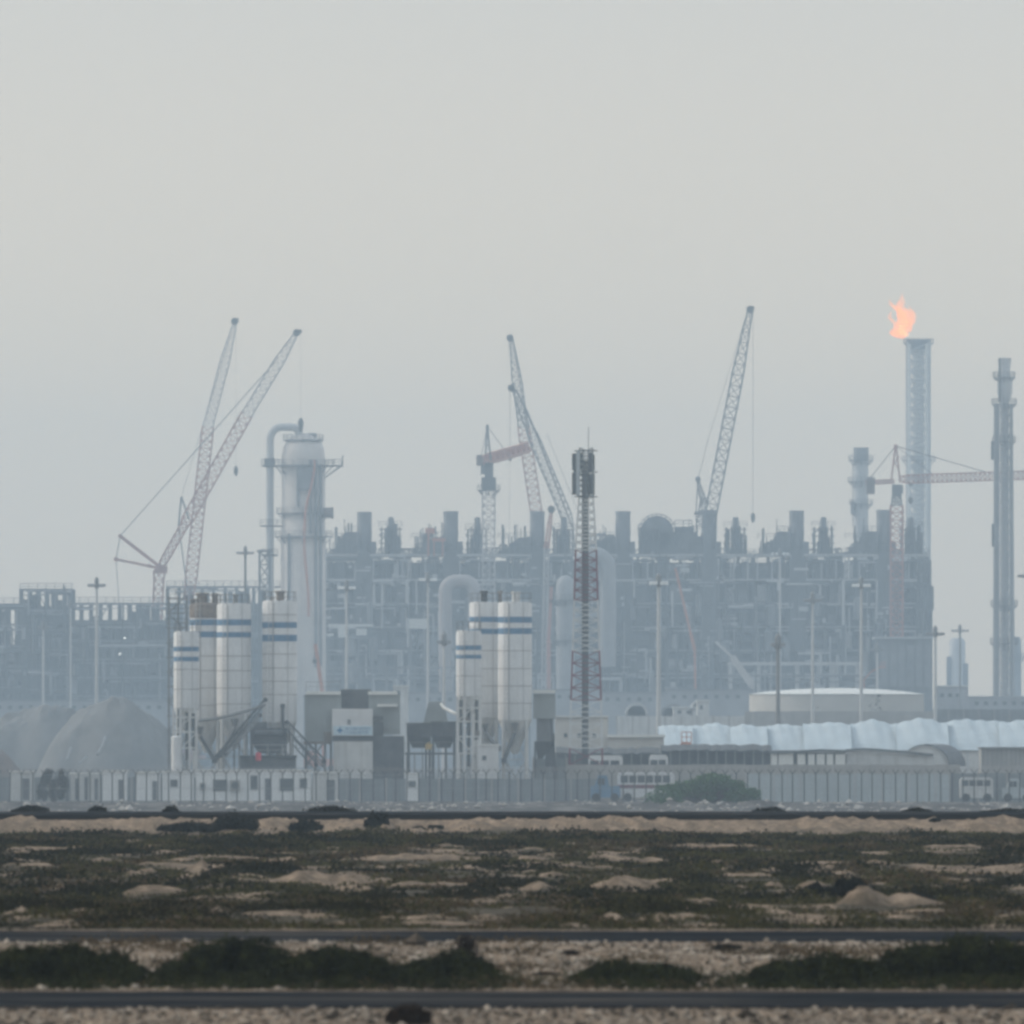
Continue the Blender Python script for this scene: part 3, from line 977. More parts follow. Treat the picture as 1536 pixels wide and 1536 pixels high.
CD = 1322.0
cabin('narrow white cabin at the left end, left of the dark tree', 16, 50, 1157, CD, [('door', 34, 44, 1168, 1200)])
cabin('pale grey cabin with three dark doors just right of the dark tree', 106, 150, 1160, CD, [('door', 113, 118, 1168, 1200), ('door', 127, 132, 1166, 1200), ('door', 142, 147, 1168, 1200)], 'white_dirty')
cabin('bright white cabin right of the three-door cabin', 154, 190, 1156, CD, [('door', 178, 184, 1170, 1200)], 'cabin_white')
cabin('white cabin with a wide roof between two narrow alleys', 204, 240, 1158, CD, [('door', 229, 235, 1172, 1200)], 'cabin_white')
cabin('white cabin with a dark window next to the long cabin', 244, 290, 1157, CD, [('window', 256, 266, 1170, 1180)], 'cabin_white')
cabin('long white cabin with air conditioners and dark windows', 294, 466, 1155, CD,
      [('window', 320, 340, 1170, 1186), ('air_conditioner', 345, 360, 1170, 1186), ('window', 376, 386, 1164, 1184), ('door', 398, 406, 1168, 1200), ('window', 420, 440, 1168, 1186), ('air_conditioner', 300, 308, 1174, 1184), ('window', 450, 460, 1168, 1182)], 'cabin_white')
cabin('pale cabin with an open dark doorway at the end of the long cabin', 470, 508, 1158, CD, [('door', 490, 502, 1170, 1202)], 'white_dirty')
cabin('narrow white kiosk standing alone before the dark bins', 609, 627, 1160, CD - 4, [('window', 613, 623, 1172, 1180)], 'cabin_white', depth=1.2, group=None, name='kiosk', cat='kiosk')


def wall(name, label, px0, px1, py0, d, m, cat='wall', post_step=None, thick=0.25):
    x0, x1, z1 = WX(px0, d), WX(px1, d), WZ(py0, d)
    t = thing(name, label, cat, ((x0 + x1) / 2, d, 0))
    b = MB()
    n = max(2, int((x1 - x0) / 1.2))
    for i in range(n):
        a, c = x0 + (x1 - x0) * i / n, x0 + (x1 - x0) * (i + 1) / n
        b.box(a + 0.015, c - 0.015, d, d + thick, -0.1, z1 + random.uniform(-.03, .03))
    b.build('panel', m, t)
    for i in range(0, n + 1, 2 if n < 60 else 4):
        xx = x0 + (x1 - x0) * i / n
        MB().box(xx - 0.08, xx + 0.08, d - 0.06, d + thick + 0.06, -0.1, z1 + random.uniform(.02, .12)).build('pier', 'concrete' if m != 'hoarding' else 'steel_pale', t)
    return t


wall('block_wall', 'grey block wall below the batching bins in the middle', 500, 896, 1168, 1345, 'block')
wall('hoarding', 'pale blue grey sheet hoarding right of the acacia tree', 1120, 1424, 1161, 1328, 'hoarding', 'hoarding')
wall('block_wall', 'dark blue grey wall at the right end behind the fence', 1424, 1640, 1160, 1335, 'block')
wall('block_wall', 'low dusty concrete wall below the dark open sheds', 850, 1440, 1147, 1420, 'concrete')
wall('block_wall', 'grey wall behind the cabins at the left end', -90, 300, 1166, 1350, 'block')


def vehicle(name, label, cat, px0, px1, py0, d, body, glass_rows, stripe=None, h=None, group=None):
    """a bus, van or pickup seen from the side"""
    x0, x1 = WX(px0, d), WX(px1, d)
    z1 = WZ(py0, d) if h is None else h
    zb = 0.35
    t = thing(name, label, cat, ((x0 + x1) / 2, d + 0.9, 0), group)
    b = MB()
    if cat == 'pickup':
        m_ = x0 + (x1 - x0) * 0.45
        b.box(x0, x1, d, d + 1.8, zb, zb + (z1 - zb) * 0.52)
        vs = [(x0 + (x1 - x0) * .14, d + .1, zb + (z1 - zb) * .52), (m_ + .5, d + .1, zb + (z1 - zb) * .52), (m_ + .3, d + .15, z1), (x0 + (x1 - x0) * .26, d + .15, z1)]
        vs += [(a, d + 1.7, c) for a, _, c in vs]
        b.add(vs, [(0, 1, 2, 3), (7, 6, 5, 4), (0, 4, 5, 1), (1, 5, 6, 2), (2, 6, 7, 3), (3, 7, 4, 0)])
    else:
        r = 0.25
        prof = [(x0, zb), (x1, zb), (x1, z1 - r), (x1 - r, z1), (x0 + r, z1), (x0, z1 - r)]
        vs = [(a, d, c) for a, c in prof] + [(a, d + 1.9, c) for a, c in prof]
        b.add(vs, [(0, 1, 2, 3, 4, 5), (11, 10, 9, 8, 7, 6)] + [(i, i + 6, (i + 1) % 6 + 6, (i + 1) % 6) for i in range(6)])
    b.build('body', body, t)
    for i in range(glass_rows):
        g0 = x0 + (x1 - x0) * (0.06 + 0.88 * i / glass_rows)
        g1 = x0 + (x1 - x0) * (0.06 + 0.88 * (i + 0.86) / glass_rows)
        if cat == 'pickup':
            g0, g1 = x0 + (x1 - x0) * (0.24 + 0.13 * i), x0 + (x1 - x0) * (0.35 + 0.13 * i)
        MB().box(g0, g1, d - 0.02, d - 0.002 if cat != 'pickup' else d + 0.2, zb + (z1 - zb) * 0.58, zb + (z1 - zb) * 0.86).build('window', 'glass', t)
    if stripe:
        MB().box(x0 + .02, x1 - .02, d - 0.012, d - 0.003, zb + (z1 - zb) * 0.36, zb + (z1 - zb) * 0.5).build('stripe', stripe, t)
    for q in (0.18, 0.82):
        xw = x0 + (x1 - x0) * q
        MB().cyl((xw, d - 0.03, 0.38), (xw, d + 0.22, 0.38), 0.38, n=16).build('wheel', 'tyre', t)


vehicle('bus', 'white bus with a red stripe left of the acacia tree', 'bus', 926, 1012, 1158, 1340, 'white', 6, 'red')
vehicle('pickup_truck', 'blue pickup truck parked behind the white and red bus', 'pickup', 886, 930, 1163, 1338, 'blue', 2)
vehicle('van', 'white van parked below the telecom tower in the dark shed', 'van', 882, 934, 1133, 1500, 'white', 3)
vehicle('van', 'white van parked in the dark shed right of the tower', 'van', 974, 1002, 1132, 1505, 'white', 2)
vehicle('van', 'white minibus parked in front of the dark wall at the right end', 'van', 1440, 1490, 1166, 1330, 'white_dirty', 4)
vehicle('pickup_truck', 'pale pickup truck at the right end beside the white minibus', 'pickup', 1504, 1548, 1168, 1330, 'hoarding', 2)

# ================================================================== concrete batching plant
BD = 1400.0


def silo(label, px0, px1, py0, pyb, d, bands, seams=(), filters=(), group='cement silos of the batching plant', ladder=True, dirty=False):
    """cement silo: shell with blue bands, hopper cone, legs, roof filters and rail"""
    x, r = WX((px0 + px1) / 2, d), (px1 - px0) / 2 * d / F
    zt, zb = WZ(py0, d), WZ(pyb, d)
    yc = d + r
    t = thing('cement_silo', label, 'silo', (x, yc, 0), group)
    MB().lathe(x, yc, [(r, zb), (r, zt), (r * 0.9, zt + 0.22)], 40).build('shell', 'white', t, True)
    MB().lathe(x, yc, [(0.28, max(zb - r * 2.0, 1.2)), (r - 0.01, zb)], 32).build('hopper', 'white_dirty', t, True)
    for y0, y1 in bands:
        MB().lathe(x, yc, [(r + .012, WZ(y1, d)), (r + .012, WZ(y0, d))], 40).build('blue_band', 'blue', t, True)
    s = MB()
    for y in seams:
        s.lathe(x, yc, [(r + .02, WZ(y, d) - .035), (r + .02, WZ(y, d) + .035)], 40)
    for an in (-0.35, 0.5):
        xs, ys = x + (r + .015) * math.sin(an), yc - (r + .015) * math.cos(an)
        s.bar((xs, ys, zb), (xs, ys, zt), 0.045)
    s.build('seam', 'seam', t)
    for an in (0.7, 2.3, 3.9, 5.5):
        lx, ly = x + r * 0.93 * math.cos(an), yc + r * 0.93 * math.sin(an)
        MB().cyl((lx, ly, -0.1), (lx, ly, zb + 0.1), 0.16, n=10).build('leg', 'white_dirty', t)
    br = MB()
    an_ = [0.7, 2.3, 3.9, 5.5]
    for i in range(4):
        a, b = an_[i], an_[(i + 1) % 4]
        pa, pb = (x + r * .93 * math.cos(a), yc + r * .93 * math.sin(a)), (x + r * .93 * math.cos(b), yc + r * .93 * math.sin(b))
        hs_ = [0.4, zb * 0.5, zb - 0.3]
        for j in range(2):
            br.bar((*pa, hs_[j]), (*pb, hs_[j + 1]), 0.09).bar((*pb, hs_[j]), (*pa, hs_[j + 1]), 0.09)
        br.bar((*pa, hs_[1]), (*pb, hs_[1]), 0.1)
    br.build('bracing', 'steel_pale', t)
    rl = MB()
    ring = [Vector((x + r * .95 * math.cos(2 * math.pi * i / 12), yc + r * .95 * math.sin(2 * math.pi * i / 12), zt + 0.05)) for i in range(13)]
    rl.rail(ring, 1.0, 0.045, 3)
    rl.build('handrail', 'steel_mid', t)
    for fx, fw, fy, fm in filters:
        xf, rf, hf = WX(fx, d), fw / 2 * d / F, WZ(fy, d)
        o = MB().lathe(xf, yc - 0.2, [(rf, zt + 0.1), (rf, hf - 0.25), (rf * 1.25, hf - 0.25), (rf * 1.25, hf)], 16).build('roof_filter', fm, t, True)
    if dirty:          # cement crust spilled down from the roof filter
        MB().lathe(x, yc, [(r + .03, WZ(py0 + 18, d)), (r + .05, WZ(py0 + 13, d)), (r + .04, zt + .1), (r * .8, zt + .35)], 40).build('cement_crust', 'brown', t, True)
    if ladder:
        l = MB()
        xl, yl = x - r * 0.5, yc - r * 0.9 - 0.18
        l.bar((xl - .2, yl, 0.4), (xl - .2, yl, zt + 0.8), 0.05).bar((xl + .2, yl, 0.4), (xl + .2, yl, zt + 0.8), 0.05)
        z = 0.6
        while z < zt:
            l.bar((xl - .2, yl, z), (xl + .2, yl, z), 0.035)
            z += 0.45
        l.build('ladder', 'steel_pale', t)
    return t


silo('short white silo with two blue bands, leftmost of the whole plant', 260, 298, 950, 1062, BD - 3, [(970, 977), (985, 992)], (1004, 1034))
silo('tall white silo with brown cement crust under its roof filters', 284, 335, 909, 1078, BD + 4, [(929, 938), (947, 956)], (984, 1006, 1032, 1058), [(303, 16, 889, 'brown'), (290, 8, 898, 'brown'), (322, 9, 890, 'brown')], dirty=True)
silo('tall clean white silo standing between the crusted silo and the separate silo', 325, 376, 908, 1072, BD, [(929, 938), (948, 956)], (984, 1006, 1032, 1056), [(353, 7, 891, 'steel_mid')])
silo('tall white silo standing apart, in front of the great column', 393, 445, 904, 1083, BD, [(933, 942), (952, 962)], (922, 981, 1002, 1022, 1042), [(420, 12, 886, 'brown'), (408, 5, 896, 'brown')])
silo('short white silo with two blue bands at the left of the right-hand group', 684, 722, 949, 1044, BD - 3, [(968, 975), (982, 988)], (1014,))
silo('tall white silo of the right-hand group with two dark filters on its roof', 704, 752, 906, 1076, BD + 4, [(925, 933), (943, 951)], (976, 1003, 1029, 1055), [(726, 10, 886, 'steel_dark'), (750, 6, 886, 'brown')])
silo('tall white silo with a white roof filter at the right of the right-hand group', 747, 798, 906, 1080, BD, [(925, 934), (942, 951)], (976, 1003, 1029, 1055), [(774, 12, 887, 'white_dirty')])

# batching house with the sign
t = thing('batching_house', 'grey green sheet metal batching house with white flat roofs and a blue sign', 'batching plant', (WX(528, BD), BD + 4, 0))


def P(name, m, boxes, par=None, d=BD, depth=3.0, base=False):
    mb = MB()
    for b in boxes:
        mb.pbox(*b[:4], b[4] if len(b) > 4 else d, b[5] if len(b) > 5 else depth, base)
    return mb.build(name, m, par or t)


P('wall', 'green_grey', [(457, 512, 1042, 1112)], d=BD + 2)
P('wall', 'steel', [(511, 556, 1034, 1064)], d=BD + 3)
P('wall', 'green_grey', [(553, 600, 1042, 1102)], d=BD + 2.2)
P('roof', 'roof_white', [(459, 511, 1037, 1042)], d=BD + 1.6, depth=3.8)
P('roof', 'roof_white', [(552, 596, 1037, 1042)], d=BD + 1.8, depth=3.8)
P('roof', 'roof_white', [(566, 596, 1056, 1060)], d=BD + 1.5, depth=.6)
P('louvre', 'dark_bin', [(512, 528, 1036, 1041), (512, 528, 1044, 1050), (512, 528, 1053, 1059)], d=BD + 2.7, depth=.25)
s = P('sign_wall', 'white', [(498, 559, 1063, 1104)], d=BD - 0.2, depth=2.2)
sg = P('sign_board', 'sign_pale', [(500, 559, 1089, 1103)], s, d=BD - 0.32, depth=.1)
P('doorway', 'steel_mid', [(521, 526, 1079, 1087)], s, d=BD - 0.26, depth=.05)
lx, lz = WX(510, BD), WZ(1095.5, BD)
lg = MB()                                    # the dark blue emblem
lg.add([(lx - .36, BD - .36, lz), (lx - .1, BD - .36, lz - .12), (lx, BD - .36, lz - .36), (lx + .1, BD - .36, lz - .12), (lx + .36, BD - .36, lz), (lx + .1, BD - .36, lz + .12), (lx, BD - .36, lz + .36), (lx - .1, BD - .36, lz + .12)], [(0, 1, 2, 3, 4, 5, 6, 7)])
for yrow, x0_, x1_ in ((1093, 519, 554), (1098.5, 517, 555)):   # two rows of lettering, too small to read in the photograph
    xq = WX(x0_, BD)
    while xq < WX(x1_, BD):
        wq = random.uniform(0.07, 0.16)
        zq, hq = WZ(yrow, BD), 0.10
        lg.box(xq, xq + 0.035, BD - .36, BD - .33, zq - hq, zq + hq)
        if random.random() < 0.7:
            lg.box(xq + 0.035, xq + wq, BD - .358, BD - .33, zq - hq, zq - hq + 0.045)
        if random.random() < 0.6:
            lg.box(xq + 0.035, xq + wq, BD - .358, BD - .33, zq + hq - 0.045, zq + hq)
        xq += wq + 0.05 + (0.12 if random.random() < 0.18 else 0)
lg.build('lettering', 'blue_sign', s)
P('lower_wall', 'white_dirty', [(500, 559, 1112, 1160)], d=BD + 0.2, depth=2.5, base=True)
P('soffit', 'dark_bin', [(498, 562, 1104, 1112)], d=BD + .4, depth=2.4)
P('bin', 'dark_bin', [(559, 606, 1104, 1160)], d=BD + 1.0, depth=3, base=True)
P('vent_panel', 'steel', [(559.5, 575, 1074, 1080), (559.5, 575, 1083, 1104)], d=BD + 1.0, depth=.8)
P('gutter', 'brown', [(455, 486, 1112, 1116), (486, 498, 1098, 1116)], d=BD + 1.7, depth=.4)
mb = MB()
for px in (459, 473, 487, 496, 575, 598):
    mb.bar((WX(px, BD), BD + 2.6, 0), (WX(px, BD), BD + 2.6, WZ(1108, BD)), 0.22)
mb.bar(W(459, 1112, BD + 2.5), W(487, 1150, BD + 2.5), .14).bar(W(487, 1112, BD + 2.5), W(459, 1150, BD + 2.5), .14)
mb.build('frame', 'steel_mid', t)
rl = MB()
rl.rail([W(459, 1037, BD + 1.7), W(510, 1037, BD + 1.7)], 0.9, .04, 1.0)
rl.build('handrail', 'steel_mid', t)


# twin aggregate bins in the middle
def agg_bin(label, px0, px1, py0, py1, d):
    global t
    t = thing('aggregate_bin', label, 'bin', (WX((px0 + px1) / 2, d), d + 2, 0), 'aggregate bins beside the right-hand silos')
    x0, x1, z1, z0 = WX(px0, d), WX(px1, d), WZ(py0, d), WZ(py1, d)
    zm = z0 + (z1 - z0) * 0.45
    q = (x1 - x0) * 0.22
    mb = MB()
    mb.add([(x0, d, z1), (x1, d, z1), (x1, d + 3, z1), (x0, d + 3, z1), (x0, d, zm), (x1, d, zm), (x1, d + 3, zm), (x0, d + 3, zm), (x0 + q, d + .8, z0), (x1 - q, d + .8, z0), (x1 - q, d + 2.2, z0), (x0 + q, d + 2.2, z0)],
           [(3, 2, 1, 0), (0, 1, 5, 4), (1, 2, 6, 5), (2, 3, 7, 6), (3, 0, 4, 7), (4, 5, 9, 8), (5, 6, 10, 9), (6, 7, 11, 10), (7, 4, 8, 11), (8, 9, 10, 11)])
    mb.build('hopper', 'dark_bin', t)
    r_ = MB()
    for i in range(5):
        xx = x0 + (x1 - x0) * i / 4
        r_.box(xx - .06, xx + .06, d - .1, d - .004, zm, z1 + .1)
    r_.box(x0 - .1, x1 + .1, d - .12, d - .101, z1 - .1, z1 + .12)
    r_.build('stiffener', 'steel', t)
    for xx, yy in ((x0 + .1, d + .1), (x1 - .1, d + .1), (x0 + .1, d + 2.9), (x1 - .1, d + 2.9)):
        MB().bar((xx, yy, 0), (xx, yy, zm), 0.24).build('leg', 'steel', t)
    return t


agg_bin('dark aggregate bin on legs next to the white sign wall house', 611, 646, 1086, 1122, BD + 6)
agg_bin('dark aggregate bin on legs next to the short right-hand silo', 648, 683, 1084, 1122, BD + 6)
t = thing('bin_canopy', 'grey sloping feed hood above the dark aggregate bins', 'hood', (WX(645, BD), BD + 9, 0))
mb = MB()
x0, x1, x2 = WX(634, BD), WX(664, BD), WX(672, BD)
mb.add([(x0, BD + 10, WZ(1084, BD)), (x2, BD + 10, WZ(1084, BD)), (x1, BD + 10, WZ(1052, BD)), (WX(642, BD), BD + 10, WZ(1052, BD)), (x0, BD + 13, WZ(1084, BD)), (x2, BD + 13, WZ(1084, BD)), (x1, BD + 13, WZ(1052, BD)), (WX(642, BD), BD + 13, WZ(1052, BD))],
       [(0, 1, 2, 3), (7, 6, 5, 4), (0, 4, 5, 1), (1, 5, 6, 2), (2, 6, 7, 3), (3, 7, 4, 0)])
mb.build('hood_shell', 'green_grey', t)
mb = MB()
for px in (638, 668):
    mb.bar((WX(px, BD), BD + 11.5, 0), (WX(px, BD), BD + 11.5, WZ(1084, BD)), .2)
mb.build('support', 'steel', t)
mb = MB().tube([W(662, 1056, BD + 4), W(666, 1062, BD + 3), W(680, 1069, BD), W(690, 1073, BD - 1)], 0.16, 8)
tag(mb.build('feed_pipe', 'white_dirty'), 'pale bent feed pipe leading into the short right-hand silo', 'pipe')
t = thing('bin_walkway', 'long grey steel platform on posts in front of the dark aggregate bins', 'platform', (WX(645, BD), BD, 0))
mb = MB().pbox(607, 684, 1129, 1132, BD - 1, 1.2)
mb.build('deck', 'steel', t)
for px in (610, 622, 634, 646, 658, 670, 682):
    MB().bar((WX(px, BD), BD - .9, 0), (WX(px, BD), BD - .9, WZ(1132, BD)), .13).build('post', 'steel_mid', t)
MB().rail([W(608, 1129, BD - .9), W(683, 1129, BD - .9)], 1.0, .05, 1.3).build('handrail', 'steel_mid', t)
tag(MB().pbox(638, 648, 1116, 1124, BD + 4.5, .5).bar(W(640, 1116, BD + 4.6), W(646, 1113, BD + 4.6), .12).build('vibrator_motor', 'yellow'), 'small yellow vibrator motor on the first dark bin', 'motor')
# mixer under the separate silo, its platform and drum
t = thing('concrete_mixer', 'dark concrete mixer hopper under the separate tall silo', 'mixer', (WX(405, BD), BD + 1, 0))
d = BD - 1.0
x0, x1, a0, a1, zt, zm, zb = WX(376, d), WX(430, d), WX(388, d), WX(420, d), WZ(1092, d), WZ(1112, d), WZ(1130, d)
mb = MB().box(x0, x1, d, d + 3, zm, zt)
mb.add([(x0, d, zm), (x1, d, zm), (x1, d + 3, zm), (x0, d + 3, zm), (a0, d + .5, zb), (a1, d + .5, zb), (a1, d + 2.5, zb), (a0, d + 2.5, zb)], [(0, 1, 5, 4), (1, 2, 6, 5), (2, 3, 7, 6), (3, 0, 4, 7), (4, 5, 6, 7)])
mb.build('hopper', 'dark_bin', t)
MB().cyl((x0 + .4, d - .25, zt - .5), (x1 - .4, d - .25, zt - .5), .3, n=16).build('drive_drum', 'steel', t, True)
MB().pbox(380, 400, 1083, 1092, d + .5, 1.5).build('gearbox', 'steel', t)
mb = MB()
for px in (378, 404, 428):
    mb.bar((WX(px, d), d + .3, 0), (WX(px, d), d + .3, zm), .22)
    mb.bar((WX(px, d), d + 2.7, 0), (WX(px, d), d + 2.7, zm), .22)
mb.build('frame', 'steel', t)
tag(MB().lathe(WX(424, d), d + .6, [(.16, WZ(1092, d)), (.16, WZ(1062, d)), (.22, WZ(1060, d)), (.22, WZ(1056, d))], 12).build('exhaust_pipe', 'dark_bin'), 'short dark exhaust pipe standing on the mixer hopper', 'pipe')
t = thing('mixer_platform', 'dark steel platform with rail below the mixer', 'platform', (WX(400, BD), BD - 3, 0))
P('deck', 'steel_dark', [(358, 445, 1133, 1137)], d=BD - 3.6, depth=1.6)
P('skirt', 'dark_bin', [(360, 444, 1137, 1160)], d=BD - 3.2, depth=.2, base=True)
MB().rail([W(358, 1133, BD - 3.5), W(445, 1133, BD - 3.5)], 1.0, .05, 1.2).build('handrail', 'steel_pale', t)
tag(MB().lathe(WX(388.5, BD), BD - 3.9, [(.25, WZ(1141, BD)), (.28, WZ(1139, BD)), (.28, WZ(1130, BD)), (.2, WZ(1128.5, BD))], 14).build('gas_bottle', 'drum', None, True), 'pinkish red gas bottle hung on the mixer platform rail', 'bottle')


# belt conveyors
def conveyor(label, a, b, w_, legs, m='steel', d=BD, thick=0.55):
    t = thing('belt_conveyor', label, 'conveyor', (W(*a, d).lerp(W(*b, d), 0.5).x, d, 0), 'conveyors of the batching plant')
    A, B = W(*a, d), W(*b, d)
    B.z = max(B.z, 0.5)
    mb = MB()
    up = Vector((0, 0, thick))
    for s_ in (0, w_):
        o = Vector((0, s_, 0))
        mb.bar(A + o, B + o, .12).bar(A + o + up, B + o + up, .12)
        n = max(4, int((B - A).length / 0.9))
        for i in range(n):
            p, q = A.lerp(B, i / n) + o, A.lerp(B, (i + 1) / n) + o
            mb.bar(p, q + up, .06).bar(p, p + up, .06)
    mb.build('truss', m, t)
    b_ = MB()
    s = Vector((0, w_ / 2, thick + .1))
    b_.bar(A + s, B + s, w_ * 0.9, .08)
    b_.build('belt', 'tyre', t)
    for e in (A, B):
        MB().cyl(e + Vector((0, -.05, thick * .8)), e + Vector((0, w_ + .05, thick * .8)), .22, n=12).build('pulley', 'steel_dark', t)
    for q in legs:
        p = A.lerp(B, q)
        MB().bar((p.x, d + w_ / 2, 0), p + Vector((0, w_ / 2, 0)), .16).build('leg', m, t)
    return t


conveyor('dark covered conveyor falling to the right from the separate silo', (430, 1094), (486, 1152), 1.0, (0.5,), 'dark_bin', BD - 2, 0.8)
conveyor('dark second conveyor close beside the covered one', (424, 1100), (474, 1156), 0.9, (), 'dark_bin', BD + 1.5, 0.7)
conveyor('long grey conveyor rising across the front of the clean tall silo', (326, 1140), (398, 1056), 0.8, (0.35, 0.7), 'steel', BD - 4, 0.5)
conveyor('thin grey conveyor crossing beside the long rising one', (338, 1136), (390, 1078), 0.7, (0.4,), 'steel_mid', BD - 5.5, 0.4)
tag(MB().tube([W(298, 1081, BD - 4.6), W(330, 1077, BD - 4.6), (W(372, 1066, BD - 4.6)), W(398, 1057, BD - 4.6)], .13, 8).build('cement_pipe', 'steel_mid'), 'thin grey pipe rising gently across the silo legs', 'pipe')
# clutter of the leg zone: chutes and screw feeders
for lab, a, b, r_, m_ in (('slanted screw feeder under the crusted silo', (300, 1104), (322, 1140), .2, 'steel'), ('slanted screw feeder under the clean tall silo', (352, 1092), (330, 1132), .2, 'steel_mid'),
                          ('short screw feeder under the tall silo with two dark filters', (728, 1100), (748, 1122), .2, 'steel_mid'), ('long screw feeder under the silo with the white filter', (772, 1098), (756, 1140), .2, 'steel')):
    t = thing('screw_feeder', lab, 'feeder', W(*a, BD), 'screw feeders under the silos')
    MB().cyl(W(*a, BD), W(*b, BD), r_, n=12).build('casing', m_, t, True)
    MB().lathe(W(*a, BD).x, BD, [(.15, W(*a, BD).z + .1), (.4, W(*a, BD).z + .9)], 12).build('inlet', 'steel_mid', t, True)
    MB().box(W(*b, BD).x - .25, W(*b, BD).x + .25, BD - .3, BD + .3, W(*b, BD).z - .3, W(*b, BD).z + .2).build('motor', 'dark_bin', t)
cabin('bright white control cabin among the legs of the right-hand silos', 717, 748, 1117, BD - 6, [('window', 724, 729, 1134, 1140)], 'white', depth=2.2, group=None, name='control_cabin')
t = thing('dust_house', 'grey dust filter house with a white roof right of the silos', 'filter house', (WX(815, BD), BD + 5, 0))
P('wall', 'green_grey', [(800, 833, 1041, 1078)], d=BD + 3)
P('roof', 'roof_white', [(799, 833, 1035, 1040)], d=BD + 2.6, depth=4)
P('lower_wall', 'steel_mid', [(805, 830, 1078, 1112)], d=BD + 3.4, depth=2.4)
mb = MB()
d = BD + 3
mb.add([W(803, 1112, d), W(831, 1112, d), W(831, 1112, d + 2), W(803, 1112, d + 2), W(806, 1138, d + .6), W(814, 1138, d + .6), W(814, 1138, d + 1.5), W(806, 1138, d + 1.5)], [(3, 2, 1, 0), (0, 1, 5, 4), (1, 2, 6, 5), (2, 3, 7, 6), (3, 0, 4, 7), (4, 5, 6, 7)])
mb.build('hopper', 'steel', t)
for a, b in (((826, 1078), (838, 1200)), ((803, 1112), (802, 1200)), ((830, 1112), (831, 1200))):
    MB().bar(W(*a, BD + 2.8), W(*b, BD + 2.8), .2).build('leg', 'steel', t)
P('duct', 'dark_bin', [(818, 832, 1100, 1150)], d=BD + 5.5, depth=.8)
wall('low_wall', 'dark low wall on the ground under the dust filter house', 800, 850, 1138, BD + 10, 'block')
t = thing('dosing_frame', 'tall white steel frame with pipes under the short right-hand silo', 'frame', (WX(702, BD), BD - 5, 0))
mb = MB()
for px in (686, 697, 709, 721):
    mb.bar((WX(px, BD), BD - 5, 0), (WX(px, BD), BD - 5, WZ(1046, BD)), .2)
for py in (1062, 1082, 1105, 1130):
    mb.bar(W(686, py, BD - 5), W(721, py, BD - 5), .14)
mb.bar(W(686, 1082, BD - 5), W(709, 1062, BD - 5), .1).bar(W(697, 1130, BD - 5), W(721, 1105, BD - 5), .1).bar(W(686, 1105, BD - 5), W(709, 1130, BD - 5), .1)
mb.build('frame', 'white_dirty', t)
mb = MB()
for px, y0, y1 in ((691, 1050, 1130), (703, 1060, 1150), (715, 1050, 1110)):
    mb.cyl(W(px, y0, BD - 4.5), W(px, y1, BD - 4.5), .16, n=8)
mb.build('pipe', 'steel', t)
MB().pbox(694, 704, 1076, 1084, BD - 4.7, .6).pbox(712, 720, 1096, 1104, BD - 4.7, .6).build('valve_box', 'brown', t)
t = thing('dosing_frame', 'tall white steel frame with pipes under the leftmost short silo', 'frame', (WX(279, BD), BD - 5, 0))
mb = MB()
for px in (262, 272, 286, 296):
    mb.bar((WX(px, BD), BD - 5, 0), (WX(px, BD), BD - 5, WZ(1064, BD)), .2)
for py in (1076, 1098, 1122):
    mb.bar(W(262, py, BD - 5), W(296, py, BD - 5), .14)
mb.bar(W(262, 1098, BD - 5), W(286, 1076, BD - 5), .1).bar(W(272, 1122, BD - 5), W(296, 1098, BD - 5), .1)
mb.build('frame', 'white_dirty', t)
mb = MB()
for px, y0, y1 in ((268, 1064, 1105), (280, 1068, 1140), (290, 1070, 1125)):
    mb.cyl(W(px, y0, BD - 4.5), W(px, y1, BD - 4.5), .16, n=8)
mb.build('pipe', 'steel', t)
o = tag(MB().lathe(WX(267, BD), BD - 6, [(.5, 0), (.5, WZ(1106, BD)), (.35, WZ(1104, BD))], 18).build('water_tank', 'white', None, True), 'narrow white upright tank at the foot of the leftmost short silo', 'tank')
# a lattice of pipes and rails behind the leftmost silo
t = thing('pipe_stair_tower', 'grey stair tower with open landings behind the leftmost short silo', 'stair tower', (WX(268, BD), BD + 8, 0))
mb = MB()
for px in (250, 264, 277):
    for dd in (8, 10):
        mb.bar((WX(px, BD), BD + dd, 0), (WX(px, BD), BD + dd, WZ(892, BD)), .13)
for i, py in enumerate(range(898, 1150, 22)):
    mb.bar(W(250, py, BD + 8), W(277, py, BD + 8), .12).bar(W(250, py, BD + 10), W(277, py, BD + 10), .12)
    a, b = ((252, py), (275, py + 22)) if i % 2 else ((275, py), (252, py + 22))
    mb.bar(W(*a, BD + 8.5), W(*b, BD + 8.5), .3, .1)
mb.build('frame', 'steel_mid', t)
rl = MB()
for py in (898, 920, 942):
    rl.rail([W(250, py, BD + 7.9), W(277, py, BD + 7.9)], .9, .05, .6)
rl.build('handrail', 'steel', t)

# ================================================================== telecom tower
TD = 1480.0
t = thing('telecom_tower', 'red and white lattice telecom tower with dark antenna panels at the top', 'tower', (WX(879, TD), TD, 0))
tx, ty = WX(879, TD), TD


def twid(py):
    return np.interp(py, [672, 745, 825, 900, 1050, 1200], [19, 21, 31, 35, 45, 52]) * TD / F


